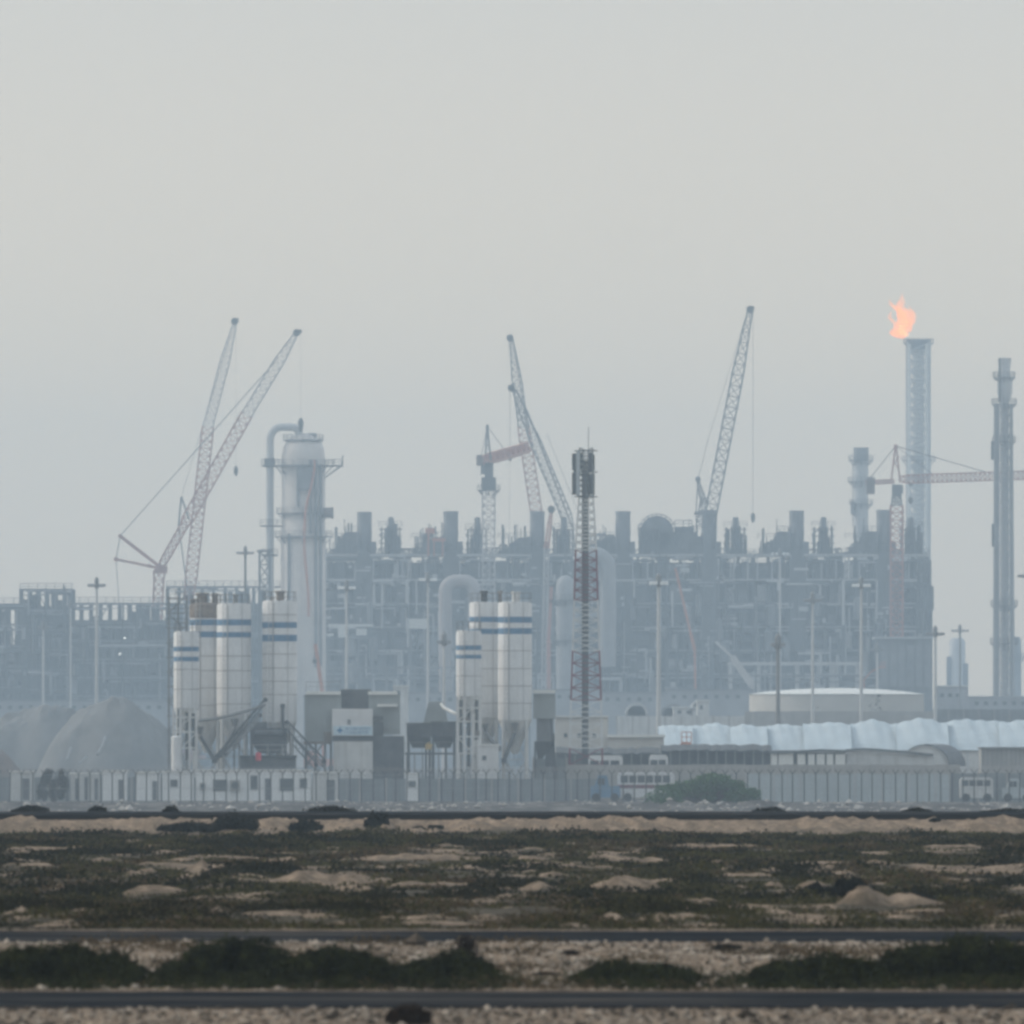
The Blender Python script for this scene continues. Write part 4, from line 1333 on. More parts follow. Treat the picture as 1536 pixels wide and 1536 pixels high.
bandsT = [(672, 745, 'tower_grey', 9), (745, 825, 'tower_white', 7), (825, 900, 'red', 5), (900, 976, 'tower_white', 5), (976, 1050, 'red', 4), (1050, 1122, 'tower_white', 4), (1122, 1198, 'red', 3)]
for y0, y1, m_, n in bandsT:
    mb = MB()
    for i in range(n):
        ya, yb = y1 + (y0 - y1) * i / n, y1 + (y0 - y1) * (i + 1) / n
        ca, cb = [], []
        for (sx, sy) in ((-1, -1), (1, -1), (1, 1), (-1, 1)):
            ca.append(Vector((tx + sx * twid(ya) / 2, ty + sy * twid(ya) / 2, WZ(ya, TD))))
            cb.append(Vector((tx + sx * twid(yb) / 2, ty + sy * twid(yb) / 2, WZ(yb, TD))))
        for k in range(4):
            k2 = (k + 1) % 4
            mb.bar(ca[k], cb[k], .17)
            mb.bar(ca[k], cb[k2], .085).bar(ca[k2], cb[k], .085)
            mb.bar(ca[k], ca[k2], .10)
    mb.build('lattice_section', m_, t)
mb = MB()
mb.bar((tx - .25, ty - .3, 0), (tx - .25, ty - .3, WZ(690, TD)), .34, .12)
for k in range(4):
    mb.bar((tx - .1 + k * .1, ty - .1, 0), (tx - .1 + k * .1, ty - .1, WZ(690, TD)), .09)
mb.build('cable_ladder', 'antenna', t)
MB().bar((tx + .25, ty, WZ(675, TD)), (tx + .25, ty, WZ(640, TD)), .07).build('lightning_rod', 'tower_grey', t)
for px, y0, y1, dd, m_ in ((861, 680, 705, -.4, 'antenna'), (861, 709, 742, -.4, 'antenna'), (867, 676, 744, -1.1, 'antenna_pale'), (885, 680, 708, -1.1, 'antenna'), (889, 682, 706, .3, 'antenna'), (889, 710, 742, -.2, 'antenna'),
                           (876, 712, 744, -1.2, 'antenna'), (881, 710, 742, .9, 'antenna'), (872, 682, 704, 1.0, 'antenna'), (863, 682, 740, .8, 'antenna'), (886, 712, 742, -.9, 'antenna')):
    o = MB().pbox(px - 3.0, px + 3.0, y0, y1, TD + dd, .2).build('antenna_panel', m_, t)
    MB().bar((WX(px, TD), TD + dd + .28, WZ(y1 - 4, TD)), (WX(px, TD), TD + dd + .28, WZ(y0 + 4, TD)), .07).bar((WX(px, TD), TD + dd + .28, WZ((y0 + y1) / 2, TD)), (tx, ty, WZ((y0 + y1) / 2, TD)), .06).build('bracket', 'tower_grey', o)
mb = MB()
for py in (676, 708, 745):
    for k in range(16):
        a, b = 2 * math.pi * k / 16, 2 * math.pi * (k + 1) / 16
        mb.bar((tx + 1.15 * math.cos(a), ty + 1.15 * math.sin(a), WZ(py, TD)), (tx + 1.15 * math.cos(b), ty + 1.15 * math.sin(b), WZ(py, TD)), .09)
mb.build('platform_ring', 'antenna', t)

# ================================================================== sheds, warehouses and tents
SD = 1560.0
t = thing('cream_building', 'cream block building behind the telecom tower', 'building', (WX(872, SD), SD + 14, 0))
P('wall', 'cream', [(833, 912, 1076, 1125)], d=SD + 14, depth=9, base=True)
P('parapet', 'white_dirty', [(832, 913, 1073.5, 1076)], d=SD + 13.7, depth=9.6)
for px in (846, 866, 889):
    P('window', 'glass', [(px, px + 5, 1100, 1106)], d=SD + 13.95, depth=.04)
t = thing('low_white_building', 'low white building joined to the right of the cream building', 'building', (WX(955, SD), SD + 12, 0))
P('wall', 'cream', [(912, 996, 1106, 1125)], d=SD + 12, depth=8, base=True)
P('roof', 'roof_white', [(911, 998, 1102, 1106)], d=SD + 11.6, depth=8.8)


def open_shed(label, px0, px1, py0, d, nb):
    t = thing('open_shed', label, 'shed', (WX((px0 + px1) / 2, d), d + 4, 0), 'open sheds below the tents')
    x0, x1, z1 = WX(px0, d), WX(px1, d), WZ(py0, d)
    n = nb * 2
    mb = MB()
    vs, fs = [], []
    for i in range(n + 1):
        xx = x0 + (x1 - x0) * i / n
        zz = z1 + random.uniform(-.12, .1)
        vs += [(xx, d - .4, zz - .25), (xx, d + 4, zz + .35), (xx, d + 8.4, zz - .2), (xx, d + 8.4, zz - .3), (xx, d + 4, zz + .25), (xx, d - .4, zz - .35)]
    for i in range(n):
        for j in range(6):
            fs.append((i * 6 + j, (i + 1) * 6 + j, (i + 1) * 6 + (j + 1) % 6, i * 6 + (j + 1) % 6))
    mb.add(vs, fs)
    mb.build('roof', 'steel_dark', t)
    MB().box(x0, x1, d + 8, d + 8.2, 0, z1 - .3).build('rear_wall', 'dark_bin', t)
    for i in range(nb + 1):
        xx = x0 + (x1 - x0) * i / nb
        MB().bar((xx, d, 0), (xx, d, z1 - .25), .16).build('post', 'steel_mid', t)
    b = MB()
    for i in range(nb * 2):
        xx = random.uniform(x0 + .5, x1 - 1.5)
        b.box(xx, xx + random.uniform(.5, 1.6), d + random.uniform(3, 6.5), d + 7, 0, random.uniform(.8, z1 * .6))
    b.build('stored_goods', 'steel', t)
    return t


open_shed('dark open shed with thin posts under the low white building', 834, 990, 1126, SD - 14, 11)
open_shed('dark open shed with thin posts left of the white panelled warehouse', 992, 1158, 1122, SD - 10, 12)
t = thing('panelled_warehouse', 'white warehouse with dark gaps between its wall panels', 'warehouse', (WX(1220, SD), SD - 20, 0))
d = SD - 24
mb = MB()
for a, b in ((1157, 1166), (1168, 1190), (1196, 1208), (1212, 1222), (1225, 1237), (1240, 1250), (1253, 1268)):
    mb.pbox(a, b, 1128 if a < 1190 else 1131, 1150, d, .2, True)
mb.build('wall_panel', 'roof_white', t)
P('rear_wall', 'steel', [(1157, 1268, 1129, 1150)], d=d + .6, depth=6, base=True)
mb = MB()
pr = [(1154, 1129), (1190, 1128), (1230, 1125.5), (1270, 1127)]
for (a, ya), (b, yb) in zip(pr[:-1], pr[1:]):
    mb.bar(W(a, ya, d - .2), W(b, yb, d - .2), .22).bar(W(a, ya, d + 7), W(b, yb, d + 7), .22)
    A, B, C_, D_ = W(a, ya, d - .2), W(b, yb, d - .2), W(b, yb, d + 7), W(a, ya, d + 7)
    u_ = Vector((0, 0, .14))
    mb.add([A + u_, B + u_, C_ + u_, D_ + u_, A, B, C_, D_], [(0, 1, 2, 3), (7, 6, 5, 4), (0, 4, 5, 1), (2, 6, 7, 3), (1, 5, 6, 2), (0, 3, 7, 4)])
mb.build('roof', 'steel', t)
t = thing('ribbed_warehouse', 'long ribbed pale warehouse under a dark bowed roof edge', 'warehouse', (WX(1330, SD), SD - 20, 0))
mb = MB()
for i in range(36):
    px = 1270 + i * 3.6
    mb.pbox(px, px + 3.3, 1130 + (1 if px > 1340 else 0), 1150, d + .5, .15, True)
mb.build('wall', 'white_dirty', t)
P('rear_wall', 'hoarding', [(1270, 1400, 1132, 1150)], d=d + .7, depth=6, base=True)
mb = MB()
pr = [(1268, 1127), (1296, 1125), (1320, 1126.5), (1360, 1130), (1400, 1134)]
for (a, ya), (b, yb) in zip(pr[:-1], pr[1:]):
    A, B, C_, D_ = W(a, ya, d), W(b, yb, d), W(b, yb, d + 7), W(a, ya, d + 7)
    u_ = Vector((0, 0, .22))
    mb.add([A + u_, B + u_, C_ + u_, D_ + u_, A, B, C_, D_], [(0, 1, 2, 3), (7, 6, 5, 4), (0, 4, 5, 1), (2, 6, 7, 3), (1, 5, 6, 2), (0, 3, 7, 4)])
mb.build('roof', 'steel', t)
# arched hangar
t = thing('arched_hangar', 'arched hangar with a dark side at the right of the ribbed warehouse', 'hangar', (WX(1385, SD), SD - 8, 0))
d = SD - 12
cx_, rr = WX(1387, d), 38 * d / F
zc, hh_ = WZ(1150, d), (1150 - 1116) * d / F


def arch_sheet(a0, a1, d0, d1, th=.12, skew=0.0):
    vs, fs = [], []
    n = 16
    for i in range(n + 1):
        an = a0 + (a1 - a0) * i / n
        for r_ in (1.0, 1 - th / rr):
            for dd in (d0, d1):
                vs.append((cx_ + rr * r_ * math.cos(an) + skew * (dd - d0), dd, zc + hh_ * r_ * math.sin(an)))
    for i in range(n):
        o_ = i * 4
        fs += [(o_, o_ + 4, o_ + 5, o_ + 1), (o_ + 2, o_ + 3, o_ + 7, o_ + 6), (o_, o_ + 2, o_ + 6, o_ + 4), (o_ + 1, o_ + 5, o_ + 7, o_ + 3)]
    return MB().add(vs, fs)


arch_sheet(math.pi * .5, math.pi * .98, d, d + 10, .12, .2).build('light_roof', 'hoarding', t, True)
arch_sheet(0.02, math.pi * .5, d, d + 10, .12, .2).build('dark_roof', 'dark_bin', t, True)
vs = [(cx_, d + .3, zc)] + [(cx_ + rr * .95 * math.cos(a), d + .3, zc + hh_ * .95 * math.sin(a)) for a in np.linspace(0, math.pi, 18)]
MB().add(vs, [(0, i, i + 1) for i in range(1, 18)]).build('end_wall', 'white_dirty', t)
P('base_wall', 'concrete', [(1349, 1425, 1150, 1160)], d=d + .1, depth=10, base=True)
t = thing('grey_building', 'plain grey flat roofed building at the right edge', 'building', (WX(1540, SD), SD - 15, 0))
P('wall', 'concrete', [(1472, 1640, 1123, 1150)], d=SD - 20, depth=8, base=True)
P('roof', 'steel_mid', [(1470, 1642, 1120.5, 1123)], d=SD - 20.4, depth=8.8)
mb = MB()
for i in range(24):
    mb.pbox(1474 + i * 7, 1475 + i * 7, 1124, 1149, SD - 20.06, .05)
mb.build('wall_rib', 'steel_mid', t)


# row of pale blue tents
def tent(label, px0, px1, ypk, yev, d, i):
    x0, x1 = WX(px0, d), WX(px1, d)
    t = thing('fabric_tent', label, 'tent', ((x0 + x1) / 2, d, 0), 'pale blue fabric tents in a row')
    zp, ze = WZ(ypk, d), WZ(yev, d)
    n, m_ = 40, 12
    vs, fs = [], []
    dep = 14.0
    for a in range(n + 1):
        qa = a / n
        for b in range(m_ + 1):
            qb = b / m_
            pk = 0.30 + 0.38 * qb + 0.10 * math.sin(i * 2.3)        # the crest runs slantwise from front to back
            tri = qa / pk if qa < pk else (1 - qa) / (1 - pk)
            ridge = ze + (zp - ze) * (0.74 + 0.26 * (0.5 - 0.5 * math.cos(math.pi * tri)) + 0.05 * math.sin(qa * 23 + qb * 9 + i) + 0.08 * math.sin(qa * (7 + i % 3) + i * 1.7 + qb * 2))
            edge = 1 - abs(2 * qb - 1)
            vs.append((x0 + (x1 - x0) * qa, d + dep * qb, WZ(1127, d) + (ridge - WZ(1127, d)) * (0.04 + 0.96 * edge ** 0.8)))
    for a in range(n):
        for b in range(m_):
            fs.append((a * (m_ + 1) + b, (a + 1) * (m_ + 1) + b, (a + 1) * (m_ + 1) + b + 1, a * (m_ + 1) + b + 1))
    MB().add(vs, fs).build('canopy', 'tent', t, True)
    MB().box(x0 + .05, x1 - .05, d + .3, d + .34, 0.1, WZ(1126, d)).box(x0 + .05, x1 - .05, d + dep - .4, d + dep - .36, 0.1, WZ(1126, d)).build('side_wall', 'tent', t)
    mb = MB()
    for xx in (x0 + .1, x1 - .1):
        mb.bar((xx, d + .15, 0), (xx, d + .15, WZ(1125, d)), .14)
    mb.bar((x0, d + .1, WZ(1126.5, d)), (x1, d + .1, WZ(1126.5, d)), .12)
    mb.build('frame', 'steel_pale', t)


tx_ = [988, 1040, 1096, 1152, 1206, 1278, 1346, 1424, 1500, 1580, 1660]
names = ['leftmost pale blue tent, its end beside the pale lamp mast', 'pale blue tent, second from the left end of its row', 'pale blue tent directly left of the dark lamp mast', 'pale blue tent directly right of the dark lamp mast',
         'pale blue tent behind the middle pale lamp mast', 'wide pale blue tent between the two right lamp masts', 'tall pale blue tent above the ribbed warehouse', 'tall pale blue tent above the arched hangar',
         'pale blue tent above the grey flat roofed building', 'pale blue tent running out of view at the right edge']
for i in range(10):
    tent(names[i], tx_[i], tx_[i + 1], [1087, 1085, 1087, 1086, 1083, 1080, 1078, 1078, 1079, 1078][i], 1097, 1640 + (i % 2) * 1.5, i)
t = thing('tent_base_wall', 'pale boundary wall along the foot of the tents', 'wall', (WX(1270, 1600), 1600, 0))
P('panel', 'white_dirty', [(990 + k * 33, 1022 + k * 33, 1127.5, 1150) for k in range(20)], d=1600, depth=.3, base=True)
P('coping', 'concrete', [(988, 1652, 1126, 1127.4)], d=1599.8, depth=.7)

# storage tank and low buildings behind the tents
KD = 2400.0
t = thing('storage_tank', 'wide cream storage tank with a shallow domed roof', 'tank', (WX(1258, KD), KD + 14, 0))
r_ = 132 * KD / F
xc = WX(1258, KD)
MB().lathe(xc, KD + r_, [(r_, 0), (r_, WZ(1042, KD)), (r_ + .15, WZ(1041, KD))], 64).build('shell', 'cream', t, True)
MB().lathe(xc, KD + r_, [(r_ + .2, WZ(1041, KD)), (r_ * .8, WZ(1037, KD)), (r_ * .5, WZ(1033.5, KD)), (r_ * .2, WZ(1032, KD)), (.3, WZ(1031.5, KD))], 64).build('roof', 'roof_white', t, True)
for lab, a, b, y in (('dark bush against the left part of the storage tank', 1208, 1236, 1048), ('wide dark bush against the middle of the storage tank', 1288, 1340, 1050)):
    shrub('shrub', lab, a, b, y + 6, KD - 30, 'leaf_dark', 1500, 0.4, 'bushes in front of the storage tank', base=0, lobes=7)
wall('block_wall', 'pale boundary wall in front of the storage tank', 1118, 1400, 1067, KD - 60, 'concrete')
wall('block_wall', 'pale boundary wall between the cream building and the storage tank', 925, 1118, 1074, KD - 80, 'white_dirty')
wall('block_wall', 'grey boundary wall at the right behind the tents', 1400, 1640, 1064, KD - 40, 'block')


def building(label, px0, px1, py0, d, m, wins, name='site_building', roofm='roof_white', depth=10, parapet=2.0):
    global t
    t = thing(name, label, 'building', (WX((px0 + px1) / 2, d), d + depth / 2, 0))
    P('wall', m, [(px0, px1, py0, 1150)], d=d, depth=depth, base=True)
    P('roof', roofm, [(px0 - 1, px1 + 1, py0 - parapet, py0)], d=d - .3, depth=depth + .6)
    for a, b, y0, y1 in wins:
        o = P('window', 'glass', [(a, b, y0, y1)], d=d - .08, depth=.07)
        P('frame', 'steel_pale', [(a - .4, b + .4, y0 - .6, y0 - .02), (a - .4, b + .4, y1 + .02, y1 + .6)], o, d=d - .12, depth=.1)
    return t


building('small white box building left of the storage tank', 1046, 1064, 1052, 2500, 'white_dirty', [(1050, 1054, 1058, 1064)])
building('low grey building right of the storage tank', 1404, 1452, 1030, 3100, 'silver_dim', [(1410, 1416, 1040, 1046), (1422, 1428, 1040, 1046), (1434, 1440, 1040, 1046)])
building('long low grey building at the right edge below the tall flare', 1452, 1640, 1046, 3150, 'silver_dim', [(1462 + k * 14, 1468 + k * 14, 1052, 1058) for k in range(9)], roofm='steel_pale')
building('low white site office between the two silo groups', 590, 612, 1030, 2300, 'white_dirty', [(594, 600, 1036, 1042)])
building('pale flat building low between the tower and the storage tank', 1010, 1046, 1062, 2600, 'white_dirty', [(1016, 1022, 1066, 1070), (1030, 1036, 1066, 1070)])


# pale half-round covers in the yard
def hoop(label, px0, px1, py0, d, m):
    t = thing('hoop_shelter', label, 'shelter', (WX((px0 + px1) / 2, d), d, 0), 'hoop shelters behind the tents')
    xc, r = WX((px0 + px1) / 2, d), (px1 - px0) / 2 * d / F
    zt = WZ(py0, d)
    vs, fs = [], []
    n = 14
    for i in range(n + 1):
        a = math.pi * i / n
        for q in (1.0, .8):
            for dd in (0, 9):
                vs.append((xc + r * q * math.cos(a), d + dd, max(0, zt - r) + r * q * math.sin(a)))
    for i in range(n):
        o_ = i * 4
        fs += [(o_, o_ + 4, o_ + 5, o_ + 1), (o_ + 2, o_ + 3, o_ + 7, o_ + 6), (o_, o_ + 2, o_ + 6, o_ + 4)]
    MB().add(vs, fs).build('hoop_cover', m, t, True)
    MB().box(xc - r, xc - r * .8, d, d + 9, 0, max(.1, zt - r)).box(xc + r * .8, xc + r, d, d + 9, 0, max(.1, zt - r)).build('side_wall', 'concrete', t)
    MB().box(xc - r * .79, xc + r * .79, d + 8.5, d + 8.7, 0, zt - r * .3).build('end_wall', 'steel', t)


hoop('pale hoop shelter right of the telecom tower', 938, 972, 1054, 2550, 'silver')
hoop('dim hoop shelter between two pale ones', 990, 1030, 1056, 2650, 'steel_mid')
hoop('pale hoop shelter close to the orange telescopic crane', 1036, 1064, 1050, 2600, 'silver')

# heaps of aggregate
def heap(label, px0, px1, py0, d, m, seed):
    xc, r = WX((px0 + px1) / 2, d), (px1 - px0) / 2 * d / F
    h = WZ(py0, d)
    n, k = 96, 36
    vs, fs = [], []
    for j in range(k + 1):
        q = j / k
        for i in range(n):
            a = 2 * math.pi * i / n
            w_ = 1 + 0.34 * (mnoise.noise(Vector((math.cos(a) * 1.5 + seed, math.sin(a) * 1.5, seed))))
            x = xc + r * q * w_ * math.cos(a)
            y = d + r * .8 * q * w_ * math.sin(a)
            z = h * (1 - 0.12 * q - 0.88 * q ** 3.0) + 0.75 * mnoise.noise(Vector((x * .22, y * .22, seed))) * (1 - q ** 2) * 2 + 1.1 * mnoise.noise(Vector((x * .12 + 5, y * .12, seed))) * (1 - q ** 4) + .45 * mnoise.noise(Vector((x, y, seed))) * (1 - q ** 3)
            vs.append((x, y, max(z, -0.1) if q < 1 else -0.2))
    for j in range(k):
        for i in range(n):
            i2 = (i + 1) % n
            fs.append((j * n + i, (j + 1) * n + i, (j + 1) * n + i2, j * n + i2))
    o = MB().add(vs, fs).build('aggregate_heap', m, None, True)
    tag(o, label, 'heap', 'aggregate heaps left of the silos')


heap('largest grey aggregate heap directly left of the silos', 48, 296, 1055, 2150, 'heap', 3)
heap('grey aggregate heap behind the small brown heap at the left', -60, 190, 1062, 2300, 'heap', 8)
heap('small brown aggregate heap in the left corner', -90, 46, 1108, 1560, 'heap_brown', 12)
# pipes and stacked timber half buried on the big heap
for lab, a, b, r_ in (('long pale pipe leaning on the big aggregate heap', (146, 1132), (158, 1106), .2), ('short pale pipe leaning left of the long one', (100, 1140), (106, 1122), .15), ('thin pale pipe leaning low on the heap', (118, 1146), (130, 1134), .14)):
    o = MB().tube([W(*a, 2125), W((a[0] * .4 + b[0] * .6), (a[1] * .55 + b[1] * .45), 2127), W(*b, 2137)], r_, 10).build('leaning_pipe', 'steel_mid', None, True)
    tag(o, lab, 'pipe', 'pipes leaning on the aggregate heap')

# ================================================================== the process plant
QD = 3600.0
MP = QD / F            # metres per photo pixel at the plant


def bay_fill(frame, deck, pipes, pale, equip, warm, x0, x1, d0, d1, z0, z1, nz, nx, ny, rng, fill=0.8, pipe_n=26, cs=0.42, top_open=False):
    """an open steel structure: columns, beams and braces, floor grids, machinery in the bays and pipes along the front"""
    xs = [x0 + (x1 - x0) * i / nx for i in range(nx + 1)]
    ds = [d0 + (d1 - d0) * i / ny for i in range(ny + 1)]
    zs = [z0 + (z1 - z0) * i / nz for i in range(nz + 1)]
    for x in xs:
        for d in ds:
            frame.bar((x, d, z0), (x, d, z1), cs)
    for z in zs[1:]:
        for d in ds:
            frame.bar((x0, d, z), (x1, d, z), cs * .8)
        for x in xs:
            frame.bar((x, d0, z), (x, d1, z), cs * .7)
        deck.box(x0 + .3, x1 - .3, d0 + .4, d1, z - .12, z + .08)
    for i in range(nx):
        for j in range(nz):
            if rng.random() < 0.35:
                a, b = (xs[i], xs[i + 1]) if rng.random() < .5 else (xs[i + 1], xs[i])
                frame.bar((a, d0, zs[j]), (b, d0, zs[j + 1]), cs * .5)
            for k in range(ny):
                if rng.random() > (fill * .3 if top_open and j == nz - 1 else fill):
                    continue
                w, h = xs[i + 1] - xs[i], zs[j + 1] - zs[j]
                ex0 = xs[i] + rng.uniform(.03, .35) * w
                ex1 = xs[i + 1] - rng.uniform(.03, .35) * w
                e = warm if rng.random() < .10 else equip
                ed = ds[k] + rng.uniform(.5, 2.0)
                ty_ = rng.random()
                if ty_ < .45:
                    e.box(ex0, ex1, ed, ds[k + 1] - .3, zs[j] + .1, zs[j] + h * rng.uniform(.45, .92))
                elif ty_ < .7:
                    r = h * rng.uniform(.2, .38)
                    e.cyl((xs[i] + .05 * w, ed + r, zs[j] + r + .3), (xs[i + 1] - .05 * w, ed + r, zs[j] + r + .3), r, n=12)
                else:
                    r = min(w * .3, 1.6) * rng.uniform(.5, 1)
                    e.cyl(((ex0 + ex1) / 2, ed + r, zs[j]), ((ex0 + ex1) / 2, ed + r, zs[j] + h * rng.uniform(.6, .98)), r, n=12)
    pipes.cyl(((x0 + x1) / 2, d0 - 1.1, 0), ((x0 + x1) / 2, d0 - 1.1, z1 - .4), .22, n=8)      # main riser
    equip.cyl(((x0 + x1) / 2 + 1.6, d0 + 1, 0), ((x0 + x1) / 2 + 1.6, d0 + 1, z1 - .4), .45, n=10)
    for z in zs[1:]:                                   # long pipe runs along the floor edges
        for k in range(2):
            a = x0 + (x1 - x0) * rng.uniform(0, .5) * k
            b = a + (x1 - a) * (rng.uniform(.35, 1) if k else 1)
            pale.bar((a, d0 - .8, z - .3 - k * .9), (b, d0 - .8, z - .3 - k * .9), rng.uniform(.16, .3))
    for _ in range(pipe_n):
        p = pale if rng.random() < .36 else pipes
        r = rng.choice([.12, .16, .2, .28, .4])
        d = d0 - rng.uniform(.3, 2.0)
        if rng.random() < .66:
            a = rng.uniform(x0, x1)
            b = min(x1, a + rng.uniform(2, 9))
            z = rng.choice(zs[1:]) + rng.uniform(-1.6, -.5)
            pts_ = [(a, d, z), (b, d, z)]
            if rng.random() < .6:
                pts_.append((b, d, z + rng.uniform(-8, 5)))
        else:
            a = rng.uniform(x0, x1)
            zb_ = rng.uniform(z0, z1 - 6)
            pts_ = [(a, d, zb_), (a, d, min(z1 - .5, zb_ + rng.uniform(4, 16)))]
            if rng.random() < .6:
                pts_.append((a + rng.uniform(-5, 5), d, pts_[-1][2]))
        pts_ = [(min(max(p_[0], x0 - .5), x1 + .5), p_[1], min(max(p_[2], z0), z1 + 1)) for p_ in pts_]
        for a, b in zip(pts_[:-1], pts_[1:]):
            if (Vector(a) - Vector(b)).length > .3:
                p.cyl(a, b, r, n=8)


def process_unit(label, pxs, seed, hump='louvre', dd=0.0, stack_top=766, colour='steel'):
    rng = random.Random(seed)
    D = QD + dd
    mp = D / F
    xc = WX(pxs, D)
    X = lambda px: xc + px * mp
    Zp = lambda py: WZ(py, D)
    t = thing('process_unit', label, 'process unit', (xc, D + 14, 0), 'process units of the gas plant')
    frame, deck, pipes, pale, equip, warm = MB(), MB(), MB(), MB(), MB(), MB()
    x0, x1 = X(-64), X(66)
    bay_fill(frame, deck, pipes, pale, equip, warm, x0, x1, D, D + 26, 0, Zp(868), 8, 5, 3, rng, .9, 110)
    bay_fill(frame, deck, pipes, pale, equip, warm, x0, x1, D + 1, D + 26, Zp(868), Zp(833), 1, 6, 2, rng, .85, 16)
    deck.box(x0, x1, D + 24, D + 25, 0, Zp(842))                       # rear cable wall that closes the structure
    # the long pale edge beams of the two top decks
    pale.box(x0, x1, D - .5, D + .1, Zp(834), Zp(831))
    pale.box(x0, x1, D - .6, D + .1, Zp(871), Zp(868.5))
    for px in (-60, -38, -10, 14, 36, 58):
        if rng.random() < .7:
            pale.bar((X(px), D - .3, Zp(868)), (X(px), D - .3, Zp(833)), .3)
    frame.rail([(x0, D - .3, Zp(831)), (x1, D - .3, Zp(831))], 1.2, .12, 2.5)
    frame.build('steel_frame', 'steel', t)
    deck.build('deck', 'steel_dark', t)
    for _ in range(30):                                # small sheeted panels, cabinets and cable trays on the front
        xx, yy = rng.uniform(-62, 50), rng.uniform(845, 1060)
        pale.box(X(xx), X(xx + rng.choice([3, 5, 8, 14, 22])), D - 1.4, D - .6, Zp(yy + rng.choice([1.5, 2.5, 4, 7])), Zp(yy))
    pale.add(warm.v, warm.f)
    n_ = len(pipes.f)
    pipes.add(pale.v, pale.f)
    equip.build('machinery', 'equip', t)
    po = pipes.build('pipework', 'steel', t)
    po.data.materials.append(M['silver'])
    po.data.polygons.foreach_set('material_index', [0 if k_ < n_ else 1 for k_ in range(len(po.data.polygons))])
    # exhaust stack
    r = 11 * mp
    MB().box(X(-12), X(12), D - 1.2, D + 6, Zp(rng.uniform(930, 985)), Zp(838)).box(X(-9), X(9), D - 1.4, D + 6, Zp(842), Zp(828)).build('stack_casing', 'steel', t)
    s = MB().lathe(X(0), D + 9, [(r, Zp(850)), (r, Zp(stack_top)), (r * .92, Zp(stack_top)), (r * .92, Zp(stack_top + 6))], 24).build('exhaust_stack', 'steel_mid', t, True)
    MB().lathe(X(0), D + 9, [(r * 1.04, Zp(stack_top + 4)), (r * 1.04, Zp(stack_top + .5))], 24).lathe(X(0), D + 9, [(r * 1.04, Zp(800)), (r * 1.04, Zp(797))], 24).build('stiffening_ring', 'steel_mid', s, True)
    MB().box(X(-16), X(-10), D + 6, D + 11, Zp(832), Zp(804)).box(X(9), X(18), D + 5, D + 12, Zp(833), Zp(812)).build('stack_duct', 'equip', t)
    # inlet housing left of the stack
    h = MB()
    a0, a1, zt = X(-50), X(-9), Zp(800 + rng.uniform(-4, 6))
    if hump == 'round':
        n = 14
        vs, fs = [], []
        for i in range(n + 1):
            an = math.pi * i / n
            for d_ in (D + 4, D + 18):
                vs.append(((a0 + a1) / 2 + (a1 - a0) / 2 * math.cos(an), d_, Zp(832) + (zt - Zp(832)) * math.sin(an)))
        fs = [(2 * i, 2 * i + 2, 2 * i + 3, 2 * i + 1) for i in range(n)] + [tuple(range(0, 2 * n + 2, 2)), tuple(range(2 * n + 1, 0, -2))]
        h.add(vs, fs)
    else:
        vs = [(a0, D + 4, Zp(833)), (a1, D + 4, Zp(833)), (a1, D + 4, zt), (a0 + (a1 - a0) * .55, D + 4, zt), (a0 + (a1 - a0) * .22, D + 4, Zp(816))]
        vs += [(a, D + 18, c) for a, _, c in vs]
        h.add(vs, [(0, 1, 2, 3, 4), (9, 8, 7, 6, 5)] + [(i, i + 5, (i + 1) % 5 + 5, (i + 1) % 5) for i in range(5)])
    h.build('inlet_housing', 'equip', t)
    q = MB()
    q.bar((x0, D + 8, Zp(830)), (x1, D + 8, Zp(830)), .25)
    for _ in range(70):
        xx = rng.uniform(-64, 64) if rng.random() < .6 else rng.uniform(-54, -6)
        if 12 < xx < 22 and rng.random() < .7:
            continue
        hgt_ = rng.uniform(3, 12) + 30 * max(0, 1 - abs(xx + 32) / 30) * rng.random()
        yy = D + rng.uniform(1, 14)
        ty_ = rng.random()
        if ty_ < .22:
            w_ = rng.uniform(1, 4)
            q.box(X(xx), X(xx + w_), yy, yy + 2, Zp(833), Zp(833 - hgt_))
        elif ty_ < .55:
            q.bar((X(xx), yy, Zp(833)), (X(xx), yy, Zp(833 - hgt_ * 1.3)), rng.uniform(.15, .35))
        else:
            z_ = Zp(833 - hgt_)
            q.bar((X(xx), yy, z_), (X(xx + rng.uniform(5, 18)), yy, z_), rng.uniform(.2, .5)).bar((X(xx), yy, Zp(833)), (X(xx), yy, z_), .25)
    for _ in range(9):
        xx = rng.uniform(-56, -4)
        zz = rng.uniform(783, 806)
        q.bar((X(xx), D + rng.uniform(3, 12), Zp(832)), (X(xx), D + rng.uniform(3, 12), Zp(zz)), rng.uniform(.2, .6))
    q.rail([(a0 + (a1 - a0) * .5, D + 4, zt), (a1, D + 4, zt)], 1.3, .12, 1.6).rail([(a0 - 1.5, D + 3, Zp(808)), (a0 + (a1 - a0) * .4, D + 3, Zp(808))], 1.3, .12, 1.6)
    q.bar((X(-30), D + 9, zt), (X(-30), D + 9, zt + 3.2), .18)
    # pipe tower right of the stack
    zt2 = Zp(792 + rng.uniform(-3, 3))
    for xx in (26, 34, 46, 53):
        for d_ in (4, 10):
            q.bar((X(xx), D + d_, Zp(833)), (X(xx), D + d_, zt2), .34)
    for yy in (793, 803, 814, 824):
        q.box(X(22), X(57), D + 3.6, D + 10.4, Zp(yy + 1), Zp(yy))
        if rng.random() < .8:
            q.bar((X(22), D + 4, Zp(yy + 9)), (X(rng.choice([34, 46, 57])), D + 4, Zp(yy)), .22)
